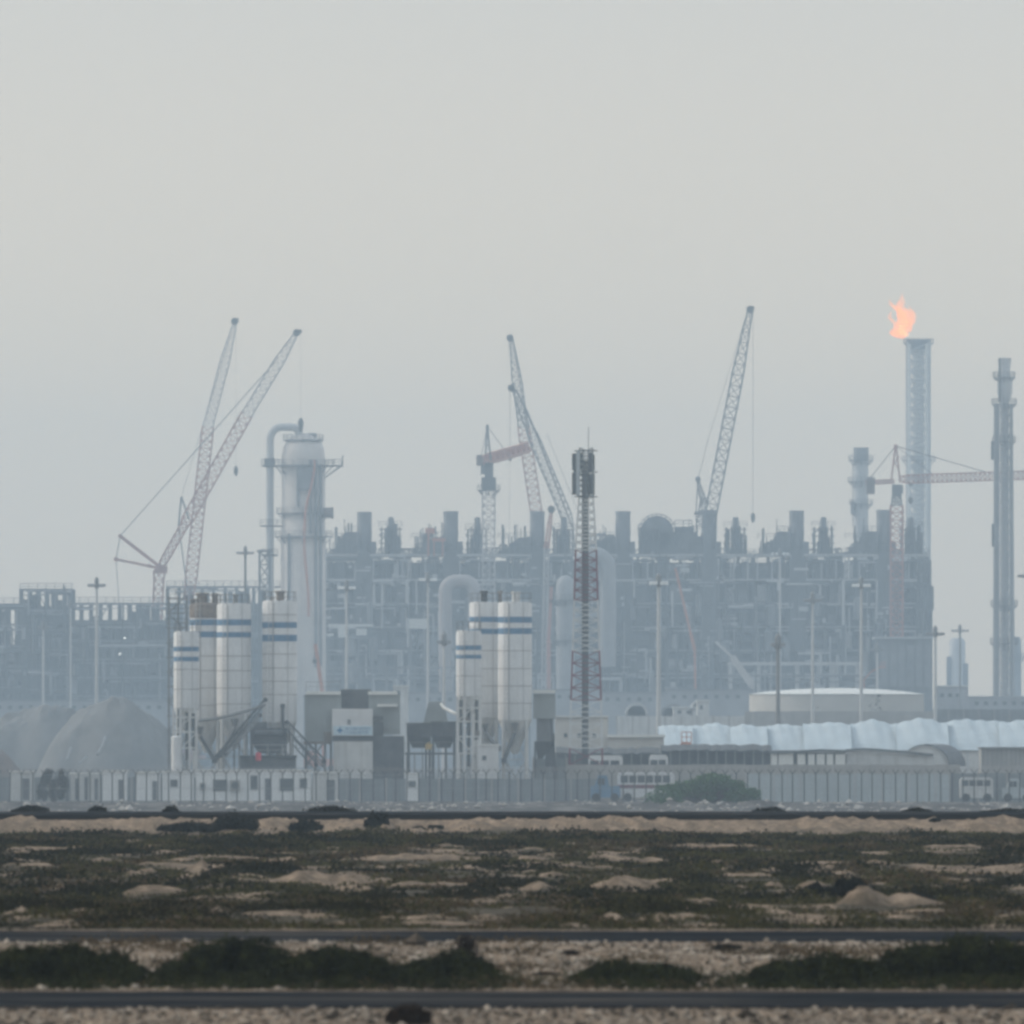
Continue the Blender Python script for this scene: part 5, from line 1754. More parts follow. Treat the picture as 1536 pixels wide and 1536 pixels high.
    for _ in range(8):
        xx = rng.uniform(24, 56)
        q.cyl((X(xx), D + rng.uniform(5, 9), Zp(833)), (X(xx), D + rng.uniform(5, 9), Zp(rng.uniform(785, 812))), rng.uniform(.15, .5), n=8)
    q.rail([(X(22), D + 3.6, zt2), (X(57), D + 3.6, zt2)], 1.3, .12, 1.5)
    q.build('roof_pipework', 'steel', t)
    MB().lathe(X(40), D + 7, [(.75, Zp(830)), (.75, Zp(777)), (.5, Zp(775))], 14).lathe(X(40), D + 7, [(1.2, Zp(812)), (1.2, Zp(800))], 14).build('vent_vessel', 'equip', t, True)
    for _ in range(4):
        q = MB()
        x_, y_ = rng.uniform(-55, 50), rng.uniform(880, 1000)
        rr = rng.uniform(4, 9) * mp
        q.lathe(X(x_), D - 2 - rr, [(rr * .3, Zp(y_ + 34)), (rr, Zp(y_ + 32)), (rr, Zp(y_ + 3)), (rr * .6, Zp(y_)), (.2, Zp(y_ - 2))], 16)
        q.build('vessel', 'equip', t, True)
    return t


U = []
for lab, px, seed, hp, dd, st in (
        ('grey process unit with a stack, directly right of the great white column', 546, 11, 'louvre', 0, 767), ('process unit with an orange canopy beside its stack', 676, 12, 'louvre', 4, 766),
        ('process unit behind the crossing crane booms', 806, 13, 'louvre', 0, 766), ('process unit directly right of the telecom tower', 935, 14, 'louvre', 6, 766),
        ('process unit below the grey crawler crane', 1064, 15, 'round', 0, 764), ('process unit between the grey crawler crane and the short plain stack', 1196, 16, 'louvre', 3, 765),
        ('process unit at the right end of the plant, below the long-jibbed tower crane', 1327, 17, 'louvre', 0, 764)):
    U.append(process_unit(lab, px, seed, hp, dd, st))
pc = tag(MB().pbox(648, 668, 807, 812, QD - 4, 6).pbox(650, 652, 812, 834, QD - 4, .5).pbox(663, 665, 812, 834, QD - 4, .5).build('orange_canopy', 'orange'), 'small orange canopy on the deck left of the second stack', 'canopy')
pc = tag(MB().pbox(638, 652, 792, 800, QD - 2, 5).pbox(641, 644, 800, 834, QD - 2, 1).build('orange_box', 'orange'), 'small orange cabinet up on the left side of the orange canopy', 'cabinet')
# domed housing behind unit four and five
t = thing('dome_housing', 'round topped dark housing with railings between the fourth and fifth stack', 'housing', (WX(985, QD), QD + 20, 0))
xc, r_ = WX(986, QD), 27 * MP
mb = MB().cyl((xc, QD + 12, WZ(798, QD)), (xc, QD + 26, WZ(798, QD)), r_ * .95, n=24)
mb.box(xc - r_, xc + r_, QD + 12, QD + 26, WZ(834, QD), WZ(798, QD))
mb.build('shell', 'equip', t, True)
mb = MB()
for k in range(13):
    a = math.pi * k / 12
    mb.bar((xc + r_ * .95 * math.cos(a), QD + 11.6, WZ(798, QD) + r_ * .95 * math.sin(a)), (xc + r_ * 1.06 * math.cos(a), QD + 11.6, WZ(798, QD) + r_ * 1.06 * math.sin(a)), .25)
    b = math.pi * (k + 1) / 12
    if k < 12:
        mb.bar((xc + r_ * 1.06 * math.cos(a), QD + 11.6, WZ(798, QD) + r_ * 1.06 * math.sin(a)), (xc + r_ * 1.06 * math.cos(b), QD + 11.6, WZ(798, QD) + r_ * 1.06 * math.sin(b)), .2)
mb.rail([W(1012, 790, QD + 12), W(1038, 790, QD + 12)], 1.5, .18, 1.5).pbox(1012, 1040, 790, 834, QD + 14, 10)
mb.build('handrail', 'steel', t)

# right-hand end of the plant: a stair tower and a platform that step out
t = thing('stair_tower', 'dark steel stair tower at the right end of the plant', 'stair tower', (WX(1384, QD), QD - 6, 0))
fr, dk, pp, pl, eq, wm = MB(), MB(), MB(), MB(), MB(), MB()
bay_fill(fr, dk, pp, pl, eq, wm, WX(1374, QD), WX(1396, QD), QD - 8, QD + 8, 0, WZ(880, QD), 8, 1, 1, random.Random(5), 1, 10)
bay_fill(fr, dk, pp, pl, eq, wm, WX(1376, QD), WX(1391, QD), QD - 8, QD + 8, WZ(880, QD), WZ(838, QD), 2, 1, 1, random.Random(6), 1, 4)
fr.box(WX(1388, QD), WX(1399, QD), QD - 9, QD, WZ(915, QD), WZ(880, QD))
fr.build('steel_frame', 'steel', t)
dk.build('deck', 'steel_dark', t)
pp.build('pipework', 'steel', t)
eq.build('machinery', 'equip', t)
if wm.v:
    wm.build('clad_machinery', 'silver_dim', t)
if pl.v:
    pl.build('pale_pipework', 'steel_mid', t)
t = thing('substation', 'plain dark block building in front of the right end of the plant', 'building', (WX(1357, 3400), 3400, 0))
P('wall', 'equip', [(1318, 1398, 958, 1150)], d=3400, depth=25, base=True)
P('roof', 'steel_pale', [(1312, 1400, 955, 958)], d=3399, depth=27)
P('panel', 'steel_mid', [(1322 + k * 13, 1332 + k * 13, 968, 1030) for k in range(6)], d=3399.6, depth=.3)

# left-hand part of the plant
def rack(label, px0, px1, pytop, seed, d, nz, nx, fill=.85, parts='racks'):
    rng = random.Random(seed)
    t = thing('pipe_rack', label, 'pipe rack', (WX((px0 + px1) / 2, d), d + 10, 0), 'pipe racks at the left of the plant')
    fr, dk, pp, pl, eq, wm = MB(), MB(), MB(), MB(), MB(), MB()
    bay_fill(fr, dk, pp, pl, eq, wm, WX(px0, d), WX(px1, d), d, d + 20, 0, WZ(pytop, d), nz, nx, 2, rng, fill, 60, .42, True)
    fr.rail([W(px0, pytop, d), W(px1, pytop, d)], 1.4, .14, 2)
    eq.box(WX(px0, d), WX(px1, d), d + 18.5, d + 19.5, 0, WZ(pytop + (62 if px0 < 0 else 24), d))
    n_ = len(pp.f)
    pp.add(pl.v, pl.f)
    pp.add(wm.v, wm.f)
    po = pp.build('pipework', 'steel', t)
    po.data.materials.append(M['silver_dim'])
    po.data.polygons.foreach_set('material_index', [0 if k_ < n_ else 1 for k_ in range(len(po.data.polygons))])
    for m_, nm, b in (('steel', 'steel_frame', fr), ('steel_dark', 'deck', dk), ('equip', 'machinery', eq)):
        if b.v:
            b.build(nm, m_, t)
    return t


rack('open pipe rack with gaps of sky at the left edge of the plant', -40, 36, 906, 21, 3450, 8, 6, .45)
rack('tall narrow pipe rack with open upper floors near the left edge', 30, 108, 884, 22, 3520, 9, 6, .9)
rack('long low pipe rack with a row of sky gaps under its top deck', 106, 264, 905, 23, 3480, 9, 11, .96)
rack('distant pipe rack filling the gap behind the silos', 250, 492, 880, 24, 3680, 8, 14, .97)
for lab, px, py in (('upper bright white work light on the long low pipe rack', 187, 957), ('lower bright white work light on the long low pipe rack', 180, 981)):
    t = thing('work_light', lab, 'work light', W(px, py, 3478), 'work lights on the pipe rack')
    MB().cyl(W(px, py, 3476.6), W(px, py, 3477.2), .2, n=12).build('lens', 'lit', t)
    MB().cyl(W(px, py, 3477.2), W(px, py, 3478.6), .32, .2, n=12).build('housing', 'steel_dark', t)

# the great column
VD = 3500.0
t = thing('process_column', 'great pale cylindrical column with a dome and looped overhead pipe', 'column', (WX(454, VD), VD + 6, 0))
vp = VD / F
xc, r_ = WX(454.5, VD), 34 * vp
yc = VD + r_
MB().lathe(xc, yc, [(r_, 0), (r_, WZ(800, VD)), (r_ * .965, WZ(798, VD)), (r_ * .965, WZ(684, VD)), (r_ * .90, WZ(670, VD)), (r_ * .72, WZ(659, VD)), (r_ * .42, WZ(652, VD)), (r_ * .15, WZ(649, VD))], 48).build('shell', 'vessel', t, True)


def ring_platform(name, par, x, y, r, py, d, wext, a0=0.0, a1=2 * math.pi, m='steel'):
    mb = MB()
    n = 20
    z = WZ(py, d)
    for k in range(n):
        a, b = a0 + (a1 - a0) * k / n, a0 + (a1 - a0) * (k + 1) / n
        pa, pb = Vector((x + r * math.cos(a), y + r * math.sin(a), z)), Vector((x + r * math.cos(b), y + r * math.sin(b), z))
        qa, qb = Vector((x + (r + wext) * math.cos(a), y + (r + wext) * math.sin(a), z)), Vector((x + (r + wext) * math.cos(b), y + (r + wext) * math.sin(b), z))
        dn = Vector((0, 0, -.22))
        mb.add([pa, pb, qb, qa, pa + dn, pb + dn, qb + dn, qa + dn], [(0, 1, 2, 3), (7, 6, 5, 4), (3, 2, 6, 7), (0, 4, 5, 1)])
        mb.rail([qa, qb], 1.2, .09, 4)
        if k % 3 == 0:
            mb.bar(qa, (x + r * math.cos(a), y + r * math.sin(a), z - wext * 1.1), .22)
    return mb.build(name, m, par)


ring_platform('platform', t, xc, yc, r_ * .97, 697, VD, 2.0)
ring_platform('platform', t, xc, yc, r_ * .97, 769, VD, 1.2)
ring_platform('platform', t, xc, yc, r_, 804, VD, 1.5)
ring_platform('platform', t, xc, yc, r_ * .72, 659, VD, .9)
mb = MB()                                          # side platform with its knee braces, on the right
z = WZ(697, VD)
mb.box(WX(488, VD), WX(514, VD), yc - 2, yc + 2, z - .4, z)
mb.bar((WX(512, VD), yc - 1.8, z), (WX(514, VD), yc - 1.8, z + 2.3), .3).bar((WX(511, VD), yc, z - .2), (WX(487, VD), yc, WZ(716, VD)), .35)
mb.rail([(WX(488, VD), yc - 2, z), (WX(514, VD), yc - 2, z)], 1.3, .16, 2)
mb.build('side_platform', 'steel', t)
mb = MB()
z = WZ(697, VD)
mb.box(WX(392, VD), WX(424, VD), yc - 2, yc + 1, z - .4, z).box(WX(396, VD), WX(412, VD), yc - 2.2, yc + 1, z - .5, z + 1.6)
mb.bar((WX(412, VD), yc - 1, z), (WX(424, VD), yc - 1, WZ(712, VD)), .3)
mb.rail([(WX(392, VD), yc - 2, z), (WX(424, VD), yc - 2, z)], 1.3, .16, 2)
mb.box(WX(390, VD), WX(428, VD), yc - 2, yc - .2, WZ(790, VD), WZ(787.5, VD))
mb.box(WX(392, VD), WX(416, VD), yc - 2, yc + 1, WZ(834, VD), WZ(831, VD))
mb.rail([(WX(390, VD), yc - 2, WZ(787, VD)), (WX(428, VD), yc - 2, WZ(787, VD))], 1.2, .15, 2).rail([(WX(392, VD), yc - 2, WZ(831, VD)), (WX(416, VD), yc - 2, WZ(831, VD))], 1.2, .15, 2)
mb.build('pipe_platform', 'steel', t)
pts = [W(404.5, 1120, VD), W(404.5, 660, VD)]
for k in range(1, 9):
    a = math.pi - math.pi / 2 * k / 8
    pts.append(W(404.5 + 17 + 17 * math.cos(a), 660 - 20 * math.sin(a), VD))
pts.append(W(434, 640, VD))
for k in range(1, 7):
    a = math.pi / 2 - math.pi / 2 * k / 6
    pts.append(W(436 + 13 * math.cos(a), 653 - 13 * math.sin(a), VD))
pts.append(W(450, 664, VD))
pts = [Vector((p.x, yc - 1, p.z)) for p in pts]
MB().tube(pts, 5.8 * vp, 16).build('overhead_pipe', 'silver', t, True)
MB().lathe(WX(468, VD), yc, [(1.1, WZ(664, VD)), (1.1, WZ(649, VD))], 14).box(WX(456, VD), WX(482, VD), yc - 1, yc + 1, WZ(659, VD), WZ(657.6, VD)).build('top_nozzle', 'steel_mid', t, True)
MB().cyl((WX(485, VD), yc - 3, WZ(769, VD)), (WX(499, VD), yc - 3, WZ(769, VD)), 8 * vp, n=18).cyl((WX(497, VD), yc - 3, WZ(769, VD)), (WX(500, VD), yc - 3, WZ(769, VD)), 9 * vp, n=18).build('manway', 'equip_warm', t, True)
mb = MB()
for px, y0, y1 in ((447, 700, 760), (455, 700, 735), (466, 690, 800), (474, 690, 1000), (481, 700, 1000), (433, 800, 1000)):
    xx = WX(px, VD)
    yy = yc - math.sqrt(max(r_ ** 2 - (xx - xc) ** 2, 0)) - .35
    mb.cyl((xx, yy, WZ(y0, VD)), (xx, yy, WZ(y1, VD)), .35, n=8)
mb.box(WX(446, VD), WX(470, VD), yc - r_ - .8, yc - r_ + .2, WZ(735, VD), WZ(700, VD))
mb.build('riser_pipe', 'steel_mid', t)
MB().lathe(WX(451, VD), yc - 3, [(.35, WZ(648, VD)), (.7, WZ(634, VD)), (.5, WZ(629, VD)), (.1, WZ(626, VD))], 10).build('vent_cap', 'steel_dark', t, True)
# orange hose hanging down the column
pts = []
for i in range(24):
    q = i / 23
    px = 472 - 14 * smooth(0, .35, q) + 4 * smooth(.5, 1, q) + 1.5 * math.sin(q * 9)
    pts.append(Vector((WX(px, VD), yc - r_ - 1.3, WZ(690 + 235 * q, VD))))
tag(MB().tube(pts, .28, 8).build('orange_hose', 'orange', None, True), 'thin orange hose hanging down the front of the great column', 'hose')
t = thing('ladder_tower', 'grey lattice tower standing at the left foot of the great column', 'tower', (WX(399, VD), VD - 10, 0))
MB().lattice((WX(398, VD), VD - 10, 0), (WX(398, VD), VD - 10, WZ(826, VD)), 15 * vp, 15 * vp, 15 * vp, 15, .5, .28).build('lattice', 'steel', t)
MB().box(WX(386, VD), WX(410, VD), VD - 12, VD - 8, WZ(829, VD), WZ(826, VD)).build('top_deck', 'steel', t)

# smaller vessels and ducts in front of the units
def duct(label, ptsx, rp, d, m):
    pts_ = [W(a, b, d) for a, b in ptsx]
    o = MB().tube(pts_, rp * d / F, 16).build('process_duct', m, None, True)
    return tag(o, label, 'duct', 'large ducts in front of the process units')


def arc(cx, cy, r, a0, a1, n=9, ry=None):
    return [(cx + r * math.cos(math.radians(a0 + (a1 - a0) * k / n)), cy - (ry or r) * math.sin(math.radians(a0 + (a1 - a0) * k / n))) for k in range(n + 1)]


duct('large pale duct bending down left of the right-hand silos', [(668, 1130), (668, 895)] + arc(684, 888, 16, 180, 90) + [(692, 872)] + arc(696, 888, 16, 90, 0) + [(712, 1000)], 10, 3480, 'vessel_dim')
duct('wide pale blue duct arching down right of the telecom tower', [(866, 846)] + arc(890, 854, 22, 110, 0) + [(912, 1000)], 12, 3490, 'silver_dim')
t = thing('domed_vessel', 'pale domed vessel behind the left edge of the telecom tower', 'vessel', (WX(848, 3470), 3470, 0))
q = 3470 / F
MB().lathe(WX(848, 3470), 3470, [(14 * q, 0), (14 * q, WZ(880, 3470)), (12 * q, WZ(870, 3470)), (7 * q, WZ(865, 3470)), (1 * q, WZ(863, 3470))], 28).build('shell', 'silver_dim', t, True)
ring_platform('platform', t, WX(848, 3470), 3470, 14 * q, 900, 3470, 1.3)
ring_platform('platform', t, WX(848, 3470), 3470, 14 * q, 960, 3470, 1.3)
t = thing('pale_platform', 'pale sheeted platform low in the first process unit', 'platform', (WX(525, 3560), 3560, 0))
P('sheet', 'roof_white', [(492, 560, 936, 940), (507, 522, 940, 956), (534, 550, 943, 953), (490, 500, 950, 954)], d=3560, depth=4)
P('deck', 'steel_mid', [(488, 562, 956, 958)], d=3560, depth=5)
for px in (492, 515, 538, 558):
    MB().bar((WX(px, 3560), 3562, 0), (WX(px, 3560), 3562, WZ(958, 3560)), .5).build('leg', 'steel_mid', t)
t = thing('pale_platform', 'smaller pale sheeted platform in the second process unit', 'platform', (WX(630, 3560), 3560, 0))
P('sheet', 'roof_white', [(614, 642, 928, 943)], d=3560, depth=4)
for px in (616, 640):
    MB().bar((WX(px, 3560), 3562, 0), (WX(px, 3560), 3562, WZ(943, 3560)), .5).build('leg', 'steel_mid', t)
# low pale pipe bridge on the right
t = thing('pipe_bridge', 'pale pipe bridge on stubby columns low in front of the plant', 'pipe bridge', (WX(1190, 3380), 3380, 0))
P('beam', 'silver', [(1092, 1292, 993, 998)], d=3380, depth=5)
for px in (1096, 1138, 1196, 1250, 1286):
    P('column', 'silver', [(px - 3, px + 3, 998, 1150)], d=3381, depth=3, base=True)
P('lower_pipe', 'steel_mid', [(1092, 1292, 1012, 1015), (1092, 1292, 1022, 1024)], d=3380.5, depth=1.2)
t = thing('pipe_bridge', 'dim pipe bridge low in front of the first and second unit', 'pipe bridge', (WX(590, 3400), 3400, 0))
P('beam', 'steel_mid', [(490, 690, 1000, 1003), (490, 690, 1016, 1018)], d=3400, depth=5)
for px in (500, 540, 580, 622, 664, 688):
    P('column', 'steel_mid', [(px - 2, px + 2, 1003, 1150)], d=3401, depth=2, base=True)
# row of low sheds and tanks at the foot of the plant
for i, (lab, a, b, y, m_) in enumerate((('long grey shed at the foot of the plant left of the storage tank', 900, 1000, 1040, 'silver_dim'), ('long dim shed at the foot of the plant behind the storage tank', 1000, 1130, 1036, 'silver_dim'),
                                        ('dim shed at the foot of the plant behind the sign wall house', 455, 590, 1046, 'silver_dim'), ('dim shed at the foot of the plant behind the dark bins', 600, 690, 1040, 'silver_dim'), ('dim shed at the foot of the plant right of the silos', 796, 900, 1036, 'silver_dim'), ('dim shed at the foot of the left pipe racks', -60, 260, 1052, 'silver_dim'))):
    building(lab, a, b, y, 3250, m_, [(a + 8 + k * 16, a + 14 + k * 16, y + 6, y + 12) for k in range(int((b - a - 10) / 16))], 'plant_shed', 'steel_mid', 18, 2.5)  # pale wall colour paints in the thicker haze low over the plant base

# ================================================================== chimneys and flares
t = thing('plain_chimney', 'short plain steel chimney with platforms left of the flare', 'chimney', (WX(1292, 4100), 4100, 0))
q = 4100 / F
MB().lathe(WX(1291.5, 4100), 4100, [(11 * q, 0), (11 * q, WZ(672, 4100)), (9.5 * q, WZ(672, 4100)), (9.5 * q, WZ(676, 4100))], 28).build('shaft', 'silver', t, True)
MB().lathe(WX(1291.5, 4100), 4100, [(11.4 * q, WZ(690, 4100)), (11.4 * q, WZ(671.5, 4100))], 28).build('crown_band', 'steel_mid', t, True)
for py, e in ((690, 1.4), (722, 1.6), (756, 1.2)):
    ring_platform('platform', t, WX(1291.5, 4100), 4100, 11 * q, py, 4100, e)
MB().box(WX(1276, 4100), WX(1281, 4100), 4098, 4101, WZ(772, 4100), WZ(752, 4100)).box(WX(1278, 4100), WX(1279.4, 4100), 4096, 4096.3, WZ(790, 4100), WZ(690, 4100)).build('ladder', 'steel_mid', t)

LD = 4500.0
q = LD / F
t = thing('burning_flare_stack', 'tall pale flare stack with a burning orange flame at its top', 'flare stack', (WX(1377, LD), LD, 0))
MB().lattice((WX(1377.5, LD), LD, 0), W(1377.5, 514, LD), 32 * q, 33 * q, 34 * q, 44, .7, .46, .02, .02).build('derrick', 'silver', t)
MB().lathe(WX(1377.5, LD), LD, [(9 * q, 0), (9 * q, WZ(520, LD))], 24).build('riser', 'roof_white', t, True)
for px in (1364, 1390):
    MB().cyl(W(px, 1120, LD - 5), W(px, 516, LD - 5), .5, n=10).build('riser_pipe', 'roof_white', t, True)
MB().lathe(WX(1377.5, LD), LD, [(17 * q, WZ(524, LD)), (19 * q, WZ(509, LD)), (17 * q, WZ(509, LD)), (16 * q, WZ(520, LD))], 32).build('burner_ring', 'steel_mid', t, True)
ring_platform('platform', t, WX(1377.5, LD), LD, 18 * q, 690, LD, 1.5)
ring_platform('platform', t, WX(1377.5, LD), LD, 18 * q, 514, LD, 1.0)
fl = MB()


def tongue(x0, y0, h, w_, lean, dd=0.0):
    vs, fs = [], []
    n, k = 14, 16
    for j in range(k + 1):
        v = j / k
        prof_ = (math.sin(math.pi * min(v ** .62, 1)) ** .8) * (1 - v * .35) if 0 < v < 1 else .02
        cx_ = x0 + lean * v + w_ * .38 * math.sin(v * 6 + x0)
        for i in range(n):
            a = 2 * math.pi * i / n
            wob = 1 + .55 * mnoise.noise(Vector((math.cos(a) * 1.3 + x0, math.sin(a) * 1.3, v * 6 + x0)))
            vs.append(Vector((WX(cx_, LD), LD + dd, WZ(y0 - h * v, LD))) + Vector((math.cos(a), math.sin(a), 0)) * (w_ / 2 * q * prof_ * wob))
    for j in range(k):
        for i in range(n):
            i2 = (i + 1) % n
            fs.append((j * n + i, j * n + i2, (j + 1) * n + i2, (j + 1) * n + i))
    fl.add(vs, fs)


tongue(1361, 509, 54, 29, -10)
tongue(1358, 500, 62, 17, -5, 2)
tongue(1350, 494, 46, 22, -8, -2)
tongue(1362, 490, 34, 13, 6, 1)
tongue(1350, 468, 32, 7, 5, 0)
tongue(1340, 488, 26, 8, -4, 1)
fo = fl.build('flame', 'flame', t, True)
fl = MB()
tongue(1360, 505, 30, 14, -7, 0)
tongue(1355, 494, 34, 9, -3, 1)
fl.build('flame_core', 'flame_core', fo, True)

TD2 = 3300.0
q = TD2 / F
t = thing('derrick_flare_stack', 'tall dark unlit flare stack with ladder cage and wide burner cup at the right', 'flare stack', (WX(1506, TD2), TD2, 0))
x_ = WX(1507, TD2)
MB().lathe(x_, TD2, [(6.5 * q, 0), (6.5 * q, WZ(604, TD2)), (8.5 * q, WZ(600, TD2)), (11.5 * q, WZ(588, TD2)), (11.5 * q, WZ(566, TD2)), (8 * q, WZ(560, TD2)), (10 * q, WZ(537, TD2)), (9 * q, WZ(537, TD2)), (7 * q, WZ(556, TD2))], 28).build('stack', 'silver', t, True)
MB().lathe(WX(1499, TD2), TD2 - 2, [(2 * q, WZ(604, TD2)), (2 * q, WZ(540, TD2)), (1 * q, WZ(537, TD2))], 10).build('pilot_pipe', 'steel', t)
MB().lattice((WX(1506, TD2), TD2, 0), (WX(1505, TD2), TD2, WZ(606, TD2)), 38 * q, 29 * q, 24 * q, 34, .55, .28, .10, .88).build('derrick', 'steel_pale', t)
mb = MB()
for px in (1493, 1496, 1516):
    mb.cyl((WX(px, TD2), TD2 - 3, 0), (WX(px, TD2), TD2 - 3, WZ(606, TD2)), .35, n=8)
mb.build('riser_pipe', 'steel_mid', t)
for py, e in ((566, .7), (606, 1.0), (662, .8), (908, 1.2), (965, 1.3)):
    ring_platform('platform', t, WX(1506, TD2), TD2, 12 * q, py, TD2, e, m='steel_mid')
MB().box(WX(1486, TD2), WX(1490, TD2), TD2 - 3, TD2 - 2, WZ(690, TD2), WZ(662, TD2)).box(WX(1487, TD2), WX(1491, TD2), TD2 - 3, TD2 - 2, WZ(820, TD2), WZ(786, TD2)).build('ladder_cage', 'steel_dark', t)
t = thing('distant_column', 'faint distant column with platforms between the plant and the tall flare', 'column', (WX(1440, 4900), 4900, 0))
q = 4900 / F
MB().lathe(WX(1436, 4900), 4900, [(12 * q, 0), (12 * q, WZ(962, 4900)), (8 * q, WZ(957, 4900))], 20).build('shell', 'silver', t, True)
MB().box(WX(1420, 4900), WX(1426, 4900), 4898, 4902, 0, WZ(985, 4900)).box(WX(1444, 4900), WX(1452, 4900), 4898, 4902, 0, WZ(995, 4900)).build('pipe_frame', 'steel', t)
t = thing('distant_column', 'faint distant column seen right of the tall unlit flare', 'column', (WX(1524, 4900), 4900, 0))
MB().lathe(WX(1524, 4900), 4900, [(8 * q, 0), (8 * q, WZ(960, 4900)), (5 * q, WZ(955, 4900))], 20).build('shell', 'equip', t, True)
ring_platform('platform', t, WX(1524, 4900), 4900, 8 * q, 985, 4900, 1.5)
heap_d = 4700


# ================================================================== cranes
CR = 'lattice boom cranes over the plant'


def hook(t, px, y0, y1, d, w_=.13, block=True):
    MB().bar(W(px, y0, d), W(px, y1, d), w_).build('hoist_rope', 'cable', t)
    if block:
        mb = MB().lathe(WX(px, d), d, [(.15, WZ(y1 + 12, d)), (.4, WZ(y1 + 9, d)), (.55, WZ(y1 + 5, d)), (.5, WZ(y1, d)), (.2, WZ(y1 - 3, d))], 12)
        mb.build('hook_block', 'steel_dark', t, True)


def boom_head(t, px, py, d, s=1.0, m='steel_dark', side=1):
    mb = MB().box(WX(px - 4 * s, d), WX(px + 3 * s, d), d - .7, d + .7, WZ(py + 4, d), WZ(py - 3, d))
    mb.box(WX(px + 2 * s * side - 2.5 * s, d), WX(px + 2 * s * side + 4 * s * side, d), d - .5, d + .5, WZ(py + 1, d), WZ(py - 4.5, d))
    mb.cyl(W(px - 1, py, d - .9), W(px - 1, py, d + .9), .9, n=14)
    mb.build('boom_head', m, t)


def carbody(t, px, d, m='crane_red'):
    """crawler base: tracks, car body, cab and counterweight"""
    x = WX(px, d)
    for dy in (-3.2, 3.2):
        mb = MB()
        pr = [(-5, .6), (-4.4, 0), (4.4, 0), (5, .6), (4.6, 1.4), (-4.6, 1.4)]
        vs = [(x + a, d + dy - .6, b) for a, b in pr] + [(x + a, d + dy + .6, b) for a, b in pr]
        mb.add(vs, [(0, 1, 2, 3, 4, 5), (11, 10, 9, 8, 7, 6)] + [(i, i + 6, (i + 1) % 6 + 6, (i + 1) % 6) for i in range(6)])
        mb.build('crawler_track', 'tyre', t)
    MB().box(x - 4.5, x + 2.5, d - 2, d + 2, 1.6, 4.2).box(x - 1.4, x + 1.4, d - 3, d + 3, 1.1, 1.6).build('superstructure', m, t)
    MB().box(x - 6.5, x - 4.5, d - 2.6, d + 2.6, 1.7, 4.6).build('counterweight', 'steel', t)
    o = MB().box(x + 2.5, x + 4.3, d - 2.2, d - .6, 1.8, 4.4).build('cab', m, t)
    MB().box(x + 2.8, x + 4.2, d - 2.26, d - 2.21, 2.9, 4.1).build('window', 'glass', o)


# left pair
d = 3650.0
t = thing('crawler_crane', 'faint pale crawler crane whose boom stands second from upright at the left', 'crane', (WX(283, d), d, 0), CR)
MB().lattice(W(283, 900, d), W(312, 640, d), 12 * d / F, 17 * d / F, 16 * d / F, 24, 0.31, 0.16, .12, .02).build('boom_section', 'crane_red', t)
MB().lattice(W(312, 640, d), W(352, 486, d), 15 * d / F, 14 * d / F, 5 * d / F, 16, 0.27, 0.14, .02, .35).build('boom_section', 'crane_white', t)
MB().lattice((WX(283, d), d, 3), W(283, 900, d), 5 * d / F, 14 * d / F, 14 * d / F, 14, 0.30, 0.16, .2, .02).build('boom_section', 'crane_white', t)
boom_head(t, 353, 482, d, .8)
hook(t, 354, 484, 702, d, .05)
mb = MB()
mb.bar(W(272, 745, d), W(268, 788, d), .45).bar(W(272, 745, d), W(284, 780, d), .45).bar(W(268, 788, d), W(283, 900, d), .3)
mb.build('back_mast', 'crane_grey', t)
mb = MB()
mb.bar(W(272, 745, d), W(345, 505, d - .3), .09).bar(W(272, 745, d), W(268, 788, d - .4), .2)
mb.build('pendant_rope', 'cable', t)
carbody(t, 283, d)

d = 3560.0
t = thing('luffing_crane', 'red and white luffing jib crane with long rear struts at the left', 'crane', (WX(233, d), d, 0), CR)
MB().lattice(W(240, 852, d), W(282, 778, d), 5 * d / F, 11 * d / F, 16 * d / F, 8, 0.37, 0.22, .15, .02).build('jib_section', 'crane_red', t)
MB().lattice(W(282, 778, d), W(370, 622, d), 17 * d / F, 17 * d / F, 17 * d / F, 14, 0.31, 0.17, .02, .02).build('jib_section', 'crane_red', t)
MB().lattice(W(370, 622, d), W(445, 499, d), 16 * d / F, 15 * d / F, 5 * d / F, 12, 0.30, 0.16, .02, .35).build('jib_section', 'crane_white', t)
boom_head(t, 446, 499, d, 1.1)
MB().lattice((WX(226, d), d, 3), W(239, 856, d), 6 * d / F, 14 * d / F, 16 * d / F, 20, 0.41, 0.22, .12, .05).build('main_boom', 'crane_red', t)
MB().box(WX(232, d), WX(251, d), d - 1, d + 1, WZ(860, d), WZ(849, d)).build('boom_foot', 'crane_red', t)
mb = MB().bar(W(242, 852, d), W(180, 804, d), .8).bar(W(238, 852, d), W(174, 839, d), .6)
mb.cyl(W(180, 804, d - 1.2), W(180, 804, d + 1.2), .5, n=10).cyl(W(174, 839, d - 1.2), W(174, 839, d + 1.2), .6, n=10).cyl(W(224, 849, d - 1), W(224, 849, d + 1), .5, n=10)
mb.build('rear_strut', 'crane_red', t)
mb = MB()
for e in (-1, 1):
    mb.bar(W(180, 804, d + e), W(414, 541, d + e), .2)
    mb.bar(W(180, 804, d + e), W(174, 839, d + e), .2)
    mb.bar(W(174, 839, d + e), W(178, 900, d + e), .16)
mb.bar(W(178, 900, d), (WX(215, d), d, 4), .16)
mb.build('pendant_rope', 'cable', t)
hook(t, 451, 502, 628, d, .045, False)
carbody(t, 226, d)

